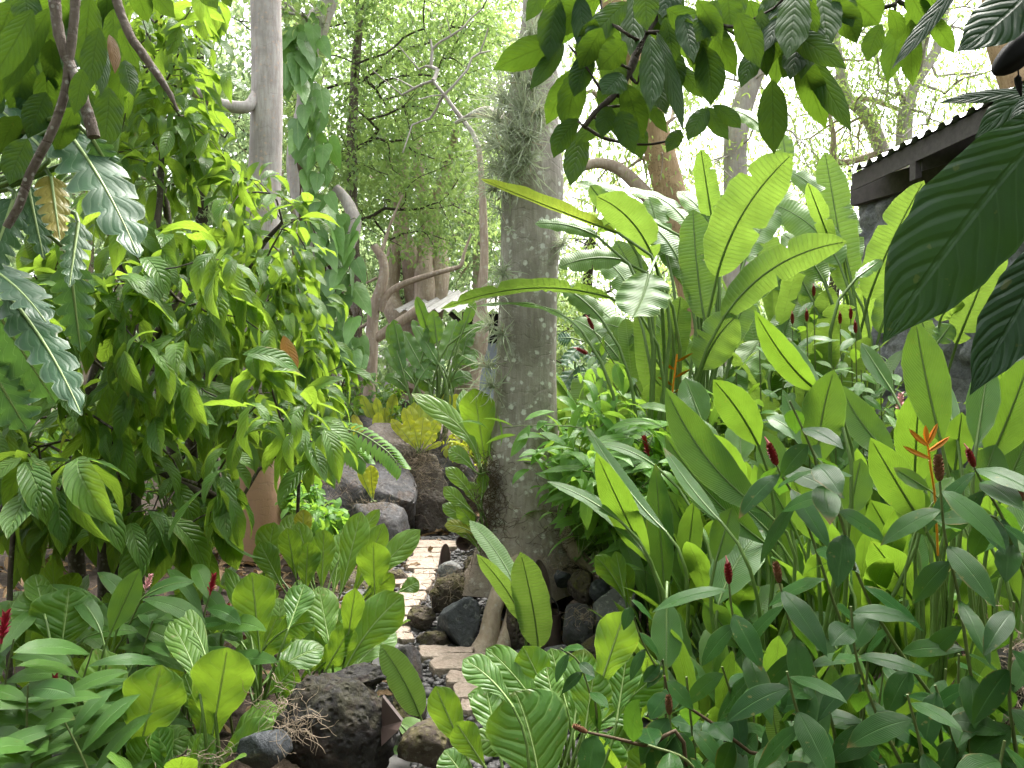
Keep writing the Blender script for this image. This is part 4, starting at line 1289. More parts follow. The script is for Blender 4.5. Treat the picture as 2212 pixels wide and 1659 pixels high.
# ---------------------------------------------------------------- cacao
def build_cacao():
    # near tree with dark stems
    base = [G(185, 4.3), G(262, 4.1), G(292, 4.5), G(215, 4.6)]
    t = thing('cacao_tree', 'cacao tree with dark bare stems and drooping ribbed leaves beside the ginger', 'tree', G(240, 4.3))
    st = [[G(235, 4.4), P(225, 1150, 4.4), P(205, 1000, 4.4), P(190, 880, 4.4), P(215, 760, 4.45), P(232, 600, 4.5)],
          [G(262, 4.2), P(265, 1120, 4.2), P(272, 980, 4.2), P(290, 850, 4.2), P(330, 740, 4.3), P(400, 620, 4.4)],
          [G(300, 4.6), P(290, 1100, 4.6), P(280, 960, 4.6), P(262, 820, 4.6), P(300, 640, 4.8), P(340, 480, 4.9), P(350, 330, 5.)],
          [G(180, 4.5), P(165, 1150, 4.5), P(205, 1040, 4.5), P(250, 990, 4.4), P(330, 1005, 4.3), P(420, 1060, 4.2), P(520, 1080, 4.1)]]
    mains = []
    for s in st:
        p = smooth_path(s, 24); mains.append(p)
        mb = MB(); tube(mb, p, np.interp(np.linspace(0, 1, 24), [0, .5, 1], [.048, .036, .016]), 9, rough=.003); mb.build('trunk', [M['bark_cacao']], t)
    # front clusters
    def fol(rows, n, d0, d1, starts, per, size, spread, nm, sag=.75, parent=t, rt=.0035, rmx=.022):
        sag = sag * 1.3
        tg = sample(rows, n, d0, d1)
        groups = [[] for _ in starts]
        for x in tg:
            groups[int(np.argmin([np.min(np.linalg.norm(s[10:] - x, axis=1)) for s in starts]))].append(x)
        mb = MB()
        for s, gq in zip(starts, groups):
            if not gq: continue
            mbb = MB()
            ch, tips, td = grow(s[8:], gq, rt, rmx, 2, bend=.16, step=.22, upb=.12)
            for p, r in ch:
                k = max(3, len(p)); tube(mbb, smooth_path(p, k), np.interp(np.linspace(0, 1, k), np.linspace(0, 1, len(p)), r), 5, cap=False)
            leafy_clusters(mb, T_CACAO, tips, td, per, size, spread, sag, 0, hang=.8, rmax=.965)
            mbb.build('branch', [M['bark_cacao']], parent)
        mb.build('foliage', [M['cacao']], parent)
    fol([(420, 60, 380), (600, 40, 520), (800, -60, 640), (940, -60, 700), (1010, -60, 600), (1060, -60, 490), (1130, -40, 420)], 140, 3.5, 4.6, mains, 7, .24, .1, 'foliage')
    # paler tree behind, catching the light
    d = 5.6
    t2 = thing('cacao_tree', 'taller paler cacao tree glowing yellow-green before the smooth pale trunk', 'tree', G(420, d))
    st = [[G(420, d), P(415, 1000, d), P(400, 800, d), P(370, 620, d), P(360, 450, d), P(330, 280, d), P(320, 120, d), P(330, -100, d)],
          [G(440, d), P(450, 950, d), P(480, 760, d), P(520, 640, d), P(560, 540, d), P(610, 480, d)],
          [G(400, d), P(370, 950, d), P(320, 760, d), P(270, 600, d), P(220, 420, d), P(240, 260, d), P(250, 100, d)]]
    mains = []
    for s in st:
        p = smooth_path(s, 24); mains.append(p)
        mb = MB(); tube(mb, p, np.interp(np.linspace(0, 1, 24), [0, .5, 1], [.045, .03, .014]), 8, rough=.003); mb.build('trunk', [M['bark_cacao']], t2)
    fol([(-60, 190, 470), (120, 190, 450), (200, 200, 470), (300, 150, 470), (380, 180, 540), (450, 200, 640), (560, 300, 690), (700, 350, 700), (860, 380, 700), (940, 420, 710)], 270, 4.7, 6.3, mains, 8, .215, .13, 'foliage', .5, t2, .003, .02)
    # the twig over the rock and its one brown hanging leaf
    mb = MB()
    s = (612, 725, 640, 808, 38, dict(r=.995, tilt=-10, curl=.3, td=.03, roll=25))
    (V, Q, A), B, Cm, L = spec_blade(4.4, s, 'cacao', {})
    mb.add(V, Q, A)
    mb.build('withered_leaf', [M['cacao']], t2)
    # low cacao shoots under it
    for lab, u, d, tips_ in [('young cacao shoot with broad drooping leaves low in front of the dark stems', 330, 3.8, [(345, 1130), (420, 1120), (470, 1100), (300, 1110), (390, 1140)]),
                             ('cacao shoot with long hanging leaves at the edge below the split leaves', 20, 3.3, [(30, 1060), (90, 1040), (-20, 1020), (130, 1060), (60, 980), (-40, 1100), (160, 1010)]),
                             ('cacao shoot glowing pale over the path-side boulders', 640, 5.2, [(650, 830), (700, 830), (715, 870), (620, 850), (600, 800), (740, 790), (680, 770), (560, 850)])]:
        t3 = thing('cacao_shoot', lab, 'sapling', G(u, d))
        tp = smooth_path([G(u, d), P(u + 4, 1200 if d < 5 else 1080, d), P(np.mean([a for a, b in tips_]), np.mean([b for a, b in tips_]) + 30, d)], 8)
        ch, tips, td = grow(tp, [P(a, b, d + R.normal() * .12) for a, b in tips_], .004, .014, 4)
        ch.append((tp, np.linspace(.016, .008, 8)))
        tree_mesh(t3, ch, M['bark_cacao'], 6, 'stem')
        mb = MB(); leafy_clusters(mb, T_CACAO, tips, td, 7, .29 if d < 4 else .2, .06, 1.3, hang=.8, rmax=.95); mb.build('foliage', [M['cacao']], t3)


# ---------------------------------------------------------------- rocks, lights, roots
def build_rocks():
    b = 'boulders piled beside the garden path'
    hull_rock('big dark boulder with a flat sloping top behind the path', [(702, 1006, 8.5), (741, 993, 8.7), (790, 978, 8.8), (879, 996, 8.5), (903, 1056, 8.1), (903, 1088, 7.8), (816, 1060, 7.8), (724, 1024, 8.0), (655, 1040, 8.2), (650, 1075, 8.0), (690, 1130, 7.8), (754, 1110, 7.9), (872, 1150, 8.2), (800, 1190, 8.3), (700, 1190, 8.6), (880, 1190, 8.9)], M['boulder'], 5, .045, 3., 5, b)
    hull_rock('tall brown boulder with dry roots over its top, beside the flat-topped one', [(880, 1000, 8.6), (900, 965, 8.7), (945, 985, 8.6), (985, 1080, 8.4), (990, 1130, 8.4), (965, 1162, 8.5), (900, 1150, 8.4), (885, 1090, 8.4), (900, 1150, 9.4), (985, 1140, 9.4), (900, 980, 9.3)], M['boulder_brown'], 8, .06, 3., 5, b)
    hull_rock('dark grey sloping boulder under the crested bird nest plant', [(915, 955, 9.0), (938, 930, 9.2), (985, 948, 9.2), (1022, 1000, 9.1), (1040, 1060, 9.0), (990, 1110, 8.9), (945, 1020, 8.8), (940, 1110, 9.4), (1040, 1110, 9.8), (1000, 950, 9.9), (930, 960, 9.8)], M['boulder'], 12, .04, 3., 5, b)
    rock('brown root-covered rock below the yellow bird nest plants', 865, 915, 1020, 190, 8.9, M['boulder_brown'], 14, .9, 6, .1, group=b)
    rock('small grey rock behind the yellow bird nest plants', 795, 895, 1000, 130, 9.4, M['boulder'], 15, .9, 6, .05, group=b)
    rock('grey rounded rock below the flat-topped boulder with a small tuft on it', 812, 1085, 1200, 155, 7.4, M['boulder'], 16, .8, 8, .05, rot=.1, group=b, sink=.3)
    rock('low grey rock end peeking out behind the cacao leaves', 640, 1010, 1060, 80, 8.6, M['boulder'], 17, .9, 6, .05, group=b)
    rock('mossy brown rock edging the path below the pointed leaves', 765, 1235, 1300, 210, 6.2, M['lava_brown'], 18, .5, 8, .1, group=b)
    rock('reddish mossy rock end at the path edge', 850, 1228, 1275, 60, 6.2, M['lava_brown'], 19, .8, 6, .1, group=b)
    rock('dark rock beside the eighth path slab', 868, 1180, 1232, 52, 7., M['lava_brown'], 20, .8, 6, .1, group=b)
    rock('smooth blue-black rock beside the pale tree root', 992, 1284, 1408, 98, 4.75, M['basalt'], 23, .8, 9, .05, (.5, .8), rot=.3, group=b, sink=.08)
    rock('reddish brown rock touching the path bend', 911, 1308, 1362, 64, 5., M['lava_brown'], 24, .8, 6, .07, group=b)
    rock('rough mossy lava rock behind the blue-black rock', 985, 1240, 1335, 110, 5.05, M['lava_brown'], 25, .7, 5, .16, group=b, freq=3)
    rock('flat grey stone on top of the mossy lava', 978, 1212, 1256, 66, 5.35, M['greystone'], 26, .7, 8, .05, group=b)
    rock('rough lava lump with dead roots left of the trunk foot', 1040, 1195, 1290, 95, 5.2, M['lava_brown'], 27, .7, 5, .17, group=b, freq=3)
    rock('lava rock that the trunk foot stands on', 1135, 1195, 1330, 200, 5.3, M['lava_brown'], 28, .6, 5, .15, group=b, freq=3, sink=.2)
    rock('mossy lava ledge under the trunk on the heliconia side', 1195, 1190, 1255, 130, 5., M['lava_brown'], 29, .6, 5, .16, group=b, freq=3)
    rock('dark lava between the two pale roots', 1120, 1285, 1415, 62, 4.75, M['lava_brown'], 30, .8, 6, .13, group=b)
    rock('small dark rock wedged under the mossy ledge', 1215, 1225, 1272, 42, 4.75, M['basalt'], 31, .8, 8, .05, rot=-.5, group=b)
    rock('upright mossy brown rock between path light and tall grey rock', 1258, 1232, 1312, 66, 4.7, M['lava_brown'], 32, .8, 6, .1, group=b)
    rock('moss-topped grey rock with a smooth rounded belly', 1250, 1303, 1405, 84, 4.45, M['boulder'], 33, .8, 9, .05, rot=-.3, group=b)
    rock('small black rock between the mossy rock and the tall grey one', 1297, 1250, 1305, 48, 4.6, M['basalt'], 34, .8, 7, .06, group=b)
    rock('tall leaning grey rock streaked white behind broad leaves', 1318, 1240, 1410, 110, 4.5, M['greystone'], 35, .6, 7, .08, (.45, .8), rot=.45, group=b)
    rock('low mossy rock at the foot of the tall grey rock', 1290, 1370, 1430, 90, 4.25, M['lava_brown'], 36, .7, 6, .1, group=b)
    rock('flat grey stone lying at the foot of the rocks by the young heliconia', 1215, 1390, 1420, 80, 4.55, M['greystone'], 37, .8, 8, .04, group=b)
    rock('reddish low lava rock at the pebble edge under the blue rock', 945, 1362, 1412, 95, 4.7, M['lava_brown'], 38, .6, 6, .1, group=b)
    rock('small dark rock in the shadow behind the dark path light', 1330, 1205, 1262, 40, 5., M['boulder'], 39, .8, 6, .06, group=b)
    rock('grey rock at the path bend with pale streaks', 878, 1395, 1490, 92, 4.0, M['boulder'], 40, .8, 8, .05, rot=.25, group=b, sink=.1)
    f = 'lava rocks along the front edge'
    rock('big black lava boulder with moss and dead roots at the front edge', 722, 1462, 1700, 250, 3.1, M['lava'], 43, .7, 5, .13, (.65, .9), rot=-.05, freq=2.6, group=f, sub=5, sink=.1)
    rock('long black lava slab lying on top of the big lava boulder', 735, 1442, 1512, 205, 3.2, M['lava'], 44, .5, 7, .13, rot=-.16, freq=3, group=f, sub=5)
    rock('smooth dark grey rock below the bird nest leaves at the front', 572, 1572, 1680, 118, 2.85, M['basalt'], 45, .8, 9, .05, (.5, .8), group=f)
    rock('dark rough rock in the lower corner under the ginger', 122, 1636, 1720, 140, 2.75, M['boulder'], 46, .8, 8, .08, group=f)
    rock('little dark rock next to the corner rock', 208, 1645, 1700, 50, 2.8, M['boulder'], 47, .8, 8, .08, group=f)
    rock('brown lava lump behind the folded path light', 880, 1470, 1590, 80, 3.5, M['lava_brown'], 48, .8, 6, .13, group=f)
    rock('reddish brown lava under the young front leaves', 935, 1560, 1680, 150, 3.05, M['lava_brown'], 49, .8, 6, .13, group=f)
    rock('dark lava bank in the lower corner behind the spiral ginger', 2210, 1390, 1700, 170, 2.9, M['lava'], 50, .8, 6, .14, freq=3, group=f)
    rock('grey rock face glimpsed through the spiral ginger stems', 1560, 1440, 1640, 230, 3.9, M['greystone'], 51, .6, 8, .06, group=f)
    rock('dark rock glimpsed low between the tall blade leaves', 1760, 1390, 1600, 220, 4.2, M['boulder'], 52, .6, 8, .08, group=f)

    # dead roots that hang on the rocks: parts of no plant, heaps one cannot count
    def roots(name, label, areas, r=.0016, mat='deadroot'):
        mb = MB()
        for u, v, du, dv, d, n, L in areas:
            for i in range(n):
                p = P(u + R.normal() * du, v + R.normal() * dv, d + R.normal() * .03)
                pts = [p]
                dirn = unit(R.normal(size=3) * np.array([1, .35, .8]) + np.array([0, 0, -.35]))
                for k in range(5):
                    dirn = unit(dirn + R.normal(size=3) * .45)
                    pts.append(pts[-1] + dirn * L / 5)
                tube(mb, smooth_path(pts, 9), np.linspace(r, r * .4, 9), 3, cap=False)
        tag(mb.build(name, [M[mat]]), label, 'roots', None, 'stuff')
    roots('dead_roots', 'tangled pale dead roots clinging to the rocks', [(612, 1525, 26, 34, 2.85, 60, .1), (640, 1570, 26, 30, 2.8, 34, .1), (890, 1005, 30, 16, 8.3, 160, .22), (880, 1050, 30, 40, 8.35, 90, .3), (985, 935, 28, 12, 8.9, 120, .25), (735, 1050, 40, 30, 7.75, 90, .25), (840, 960, 50, 20, 8.6, 160, .22),
                                                                         (812, 1088, 22, 5, 6.95, 60, .12), (960, 1260, 40, 30, 4.95, 90, .12), (1040, 1240, 30, 30, 5., 90, .14), (1190, 1215, 40, 14, 4.75, 90, .13), (1260, 1330, 20, 14, 4.25, 40, .08), (2190, 1480, 20, 60, 2.75, 160, .12), (450, 1635, 40, 8, 2.75, 30, .08)])
    roots('trunk_fibres', 'dark matted root fibres round the foot of the mottled trunk', [(1065, 1110, 20, 45, 5.0, 260, .2), (1100, 1150, 40, 35, 4.97, 200, .18), (1215, 1150, 25, 35, 4.98, 160, .18), (1060, 1020, 16, 20, 5., 120, .14)], .0022, 'fibre')

    # garden lights
    def pipe(label, path, r, d, cut=.5, name='path_light'):
        t = thing(name, label, 'garden light', P(path[0][0], path[0][1], d), 'brown metal garden lights')
        p0, p1 = P(path[0][0], path[0][1], d), P(path[1][0], path[1][1], d + path[1][2])
        ax = unit(p1 - p0); a = unit(np.cross(ax, [0, 1, .1])); b = np.cross(ax, a)
        seg = 28; L = np.linalg.norm(p1 - p0)
        mb = MB(); th = np.linspace(0, 6.2832, seg, endpoint=False)
        ring = lambda rr, z: p0 + a * (np.cos(th) * rr)[:, None] + b * (np.sin(th) * rr)[:, None] + ax[None] * (z[:, None] if np.ndim(z) else z)
        zt = L + cut * r * 2 * np.cos(th + 1.2)
        Vs = np.concatenate([ring(r, 0.), ring(r, zt), ring(r * .9, zt), ring(r * .9, 0.)])
        Q = [(k * seg + j, k * seg + (j + 1) % seg, (k + 1) * seg + (j + 1) % seg, (k + 1) * seg + j) for k in range(3) for j in range(seg)]
        mb.add(Vs, Q); mb.build('hood', [M['metal_brown']], t, smooth=False)
        mb = MB(); tube(mb, [p0 + ax * L * .25, p0 + ax * L * .3], r * .86, 16); mb.build('lamp', [M['black']], t)
        return t
    pipe('slim slanted brown garden light leaning by the middle of the path', [(950, 1278), (962, 1205, .05)], .042, 5.6, 1.2)
    pipe('dark grey garden light lying by the far end of the path', [(1030, 1165), (1002, 1172, -.15)], .075, 7.3, .2)
    t = pipe('tall brown garden light with pointed top behind the young heliconia leaf', [(1178, 1395), (1172, 1262, 0)], .05, 4.62, 1.4)
    mb = MB(); tube(mb, smooth_path([P(1190, 1290, 4.65), P(1205, 1310, 4.62), P(1206, 1350, 4.6), P(1204, 1390, 4.6)], 12), .004, 6); mb.build('cable', [M['cable']], t)
    pipe('short brown garden light with flat top next to the tall pointed one', [(1197, 1400), (1195, 1322, 0)], .045, 4.6, .1)
    # folded sheet light at the front
    t = thing('path_light', 'open brown folded garden light jutting from the big lava boulder', 'garden light', P(850, 1590, 3.0), 'brown metal garden lights')
    A, B, C_, D_ = P(826, 1505, 3.05), P(868, 1558, 2.9), P(860, 1578, 2.85), P(824, 1612, 2.95)
    E_ = P(822, 1570, 3.05)
    mb = MB(); off = np.array([.004, .012, .004])
    for tri in ((A, B, E_), (E_, B, C_), (E_, C_, D_)):
        V = np.array(list(tri) + [x + off for x in tri]); mb.add(V, [[0, 1, 2], [3, 5, 4]]); mb.add(V, [[0, 3, 4, 1], [1, 4, 5, 2], [2, 5, 3, 0]])
    mb.build('hood', [M['metal_brown']], t, smooth=False)
    # aerial roots that grip the trunk
    mb = MB()
    for i in range(64):
        v0 = R.uniform(1000, 1130); r = .235 + .03 * (v0 > 1080)
        ctr = P(1133, v0, 5.2)
        th0 = R.uniform(3.3, 4.0); pts = []
        for k in range(9):
            th = th0 + k * R.uniform(.12, .22)
            q = ctr + np.array([math.cos(th) * r * 1.02, math.sin(th) * r * 1.02, 0]) + UP * (R.normal() * .012 - .012 * k * (R.random() - .3))
            pts.append(q)
        tube(mb, smooth_path(pts, 20), np.linspace(.0045, .002, 20), 4, cap=False)
    return mb


# ---------------------------------------------------------------- big-leaved plants, leaf by leaf
def D(**k): return k


def build_heliconias():
    g = 'tall heliconia plants'
    H = M['helic']
    df = D(tilt=10, wave=.03, wf=4, fold=.14, curl=.3, nu=22, nv=3, jd=.4, torn=2)
    t = hero('heliconia', 'heliconia clump with the huge glowing leaf, orange bracts low among its stalks', 'heliconia', g, G(1455, 5.), [
        (1548, 600, 1712, 332, 118, D(k=(-22, -10), tilt=-25, wave=.035, wf=3, r=.8)),
        (1412, 560, 1288, 424, 82, D(k=(12, -16), tilt=-20, r=.6)),
        (1500, 640, 1243, 394, 62, D(k=(20, -50), tilt=50, dd=.3)),
        (1495, 500, 1352, 408, 52, D(k=(15, -18), tilt=55, dd=.4)),
        (1545, 520, 1462, 414, 54, D(k=(12, -12), tilt=50, dd=.35)),
        (1522, 690, 1497, 452, 82, D(tilt=10, k=(-4, 0), roll=15)),
        (1542, 500, 1514, 322, 50, D(tilt=-20, dd=.5)),
        (1450, 800, 1470, 640, 66, D(tilt=-15)),
        (1402, 592, 1367, 686, 118, D(tilt=55, d=4.6, k=(4, 0), sh='paddle', nu=16, r=.3, fold=.25)),
        (1515, 800, 1592, 682, 92, D(tilt=-20, k=(-8, -6), curl=.5)),
        (1560, 690, 1830, 522, 80, D(k=(-20, -30), tilt=-20, torn=2)),
        (1562, 760, 1632, 606, 60, D(tilt=10)),
        (1345, 562, 1206, 578, 62, D(k=(0, -12), tilt=45)),
        (1395, 470, 1290, 500, 40, D(k=(0, -14), tilt=-10, dd=.3)),
        (1610, 560, 1700, 440, 60, D(k=(-8, -10), tilt=30, dd=.6)),
        (1600, 480, 1590, 380, 55, D(tilt=20, dd=.8)),
        (1440, 900, 1545, 795, 70, D(tilt=30, k=(0, -20), dd=.2)),
        (1420, 780, 1300, 700, 60, D(tilt=35, k=(0, -20), dd=.5)),
        (1390, 800, 1250, 640, 55, D(tilt=45, k=(10, -20), dd=.7)),
        (1435, 530, 1402, 425, 58, D(tilt=30, dd=.4)), (1465, 560, 1365, 468, 64, D(tilt=50, k=(6, -16), dd=.25)), (1370, 650, 1292, 556, 62, D(tilt=45, k=(6, -14), dd=.3)), (1490, 610, 1420, 498, 70, D(tilt=35, dd=.3, k=(4, -8))), (1410, 650, 1330, 520, 62, D(tilt=30, dd=.5)),
        (1490, 790, 1402, 690, 74, D(tilt=30, dd=.4, k=(0, -10))), (1340, 780, 1238, 690, 60, D(tilt=45, dd=.5, k=(0, -14))), (1360, 870, 1268, 790, 54, D(tilt=45, dd=.4, k=(0, -14))), (1620, 650, 1690, 545, 70, D(tilt=20, dd=.5, k=(-6, -6))), (1580, 830, 1640, 735, 72, D(tilt=30, dd=.4)),
        (1480, 900, 1400, 800, 64, D(tilt=20, dd=.3)), (1560, 900, 1600, 790, 60, D(tilt=10, dd=.3)), (1530, 560, 1560, 420, 60, D(tilt=20, dd=.6)),
    ], 'paddle', H, True, .012, df)
    fm, mats = flower_mesh('spike', P(1452, 850, 4.85), np.array([.1, -.1, 1]), 1.)
    fm.build('flower', mats, t)
    hero('heliconia', 'heliconia whose long tattered leaves droop across the mottled trunk', 'heliconia', g, G(1370, 4.6), [
        (1325, 645, 950, 668, 46, D(k=(5, -34), tilt=-25, torn=9, curl=.5, d=4.55, r=.55, roll=20)),
        (1262, 722, 1000, 668, 26, D(k=(25, -36), tilt=60, torn=3, curl=.3, d=4.6, wave=.06)),
        (1340, 505, 1038, 386, 40, D(k=(0, 2), tilt=-35, torn=2, curl=.7, d=4.7, r=.963, roll=30)),
        (1292, 512, 1155, 484, 42, D(k=(0, -12), tilt=45, d=4.65)),
        (1300, 690, 1215, 620, 48, D(k=(0, -8), tilt=40, d=4.8)),
        (1330, 470, 1275, 400, 40, D(tilt=10, d=5.)),
    ], 'paddle', H, True, .011, df)
    hero('heliconia', 'heliconia with one ragged-edged pale leaf standing against the zinc roof', 'heliconia', g, G(1880, 5.4), [
        (1836, 640, 1782, 328, 78, D(k=(0, 0), tilt=15, torn=9, wave=.02, r=.7)),
        (1815, 575, 1664, 440, 82, D(k=(14, -18), tilt=40)),
        (1875, 650, 1996, 390, 82, D(k=(-10, 4), tilt=-22, r=.93, wave=.03)),
        (1792, 455, 1700, 368, 46, D(k=(8, -10), tilt=40, dd=.3)),
        (1660, 292, 1576, 236, 44, D(k=(6, -8), tilt=40, dd=.8, pet=False)),
        (1700, 350, 1690, 290, 40, D(tilt=20, dd=.6, pet=False)),
        (1830, 600, 1760, 500, 55, D(tilt=30, dd=.4)),
        (1800, 540, 1745, 395, 40, D(tilt=-30, dd=.2, r=.9)),
        (1850, 600, 1905, 560, 30, D(tilt=40, dd=-.3)),
        (1750, 640, 1700, 545, 55, D(tilt=35, dd=.5)),
        (1700, 620, 1640, 520, 60, D(tilt=25, dd=.7)),
        (1740, 560, 1790, 470, 50, D(tilt=30, dd=.8)),
        (1690, 630, 1602, 500, 74, D(tilt=45, dd=.6, k=(6, -12))), (1780, 610, 1690, 505, 66, D(tilt=45, dd=.3, k=(4, -12))), (1850, 570, 1800, 415, 62, D(tilt=20, dd=.5)), (1730, 480, 1640, 400, 54, D(tilt=50, dd=.7, k=(4, -12))), (1670, 770, 1722, 650, 70, D(tilt=20, dd=.3)), (1800, 720, 1740, 610, 60, D(tilt=30, dd=.4)), (1900, 720, 1935, 610, 56, D(tilt=0, dd=.3)),
    ], 'paddle', H, True, .012, df)
    hero('heliconia', 'bright heliconia before the stone wall, partly behind the big dark leaves', 'heliconia', g, G(2075, 5.), [
        (2065, 745, 2160, 515, 76, D(tilt=-18, r=.93)),
        (2030, 695, 2085, 660, 48, D(tilt=-30, k=(-10, -8), r=.93)),
        (2010, 760, 1980, 650, 40, D(tilt=10)),
        (2025, 740, 2055, 700, 45, D(tilt=10)),
        (2120, 850, 2190, 730, 60, D(tilt=20)),
    ], 'paddle', H, True, .011, df)
    # back clump below the hut
    hero('heliconia', 'dense dark green heliconia clump below the hut in the background', 'heliconia', g, G(930, 9.2), [
        (915, 800, 870, 715, 40, D(tilt=20)), (925, 790, 915, 700, 34, D(tilt=20)), (940, 780, 900, 735, 44, D(tilt=40)), (950, 790, 890, 690, 30, D(tilt=20)), (960, 780, 985, 690, 40, D(tilt=30)),
        (935, 760, 890, 728, 30, D(tilt=40)), (960, 800, 910, 780, 40, D(tilt=50, k=(0, -14))), (980, 800, 1035, 770, 34, D(tilt=50, k=(0, -18), torn=5)), (990, 790, 1030, 800, 30, D(tilt=50, k=(0, -20), torn=5)),
        (900, 830, 850, 790, 40, D(tilt=30, k=(0, -14))), (890, 820, 832, 750, 34, D(tilt=20)), (1000, 760, 1018, 700, 34, D(tilt=20)), (985, 740, 1005, 690, 30, D(tilt=10)), (930, 730, 900, 640, 26, D(tilt=0)),
        (945, 740, 935, 670, 32, D(tilt=10)), (870, 800, 840, 700, 34, D(tilt=20)), (905, 820, 935, 775, 42, D(tilt=30)), (960, 840, 1020, 820, 36, D(tilt=40, k=(0, -14))), (880, 845, 830, 820, 30, D(tilt=40, k=(0, -14))),
        (940, 840, 900, 810, 40, D(tilt=30)), (1000, 720, 1060, 690, 22, D(tilt=20)), (1005, 700, 1025, 650, 24, D(tilt=10)), (915, 760, 945, 690, 34, D(tilt=10)), (865, 760, 850, 690, 30, D(tilt=10))],
        'paddle', M['ginger'], True, .014, df)
    hero('banana_plant', 'arching pale banana leaf with a yellowed one behind the yellow bird nest plants', 'banana', None, G(690, 9.6), [
        (700, 940, 785, 925, 46, D(k=(4, -26), tilt=45, torn=4, r=.8)), (690, 935, 715, 925, 34, D(tilt=-10, k=(4, -6), r=.99))], 'paddle', H, True, .012, df)
    # young ones by the path
    d2 = D(tilt=5, wave=.012, fold=.2, curl=.15, nu=20, nv=3, jd=.05)
    hero('young_heliconia', 'young heliconia with a bright upright leaf and a pale one in front of the trunk', 'heliconia', None, G(1150, 3.7), [
        (1163, 1402, 1124, 1192, 80, D(tilt=-12, k=(6, 6), r=.93, d=3.7)),
        (1112, 1262, 1014, 1124, 46, D(k=(6, -4), tilt=62, d=3.75, r=.2)),
        (1130, 1345, 1030, 1197, 48, D(k=(14, 4), tilt=-20, roll=25, d=3.72, r=.8))], 'paddle', H, True, .007, d2)
    hero('young_heliconia', 'young heliconia with one upright and one slanting narrow leaf by the big lava boulder', 'heliconia', None, G(920, 3.25, -.05), [
        (908, 1548, 822, 1392, 66, D(tilt=-8, k=(8, 2), r=.9)),
        (872, 1572, 705, 1470, 32, D(tilt=50, k=(10, -10), r=.3)),
        (932, 1640, 860, 1562, 56, D(tilt=20, k=(8, -16), roll=-15, r=.7)),
        (935, 1680, 815, 1610, 26, D(tilt=55, k=(10, -10), r=.3)),
        (940, 1670, 990, 1610, 26, D(tilt=30))], 'paddle', H, True, .006, d2)


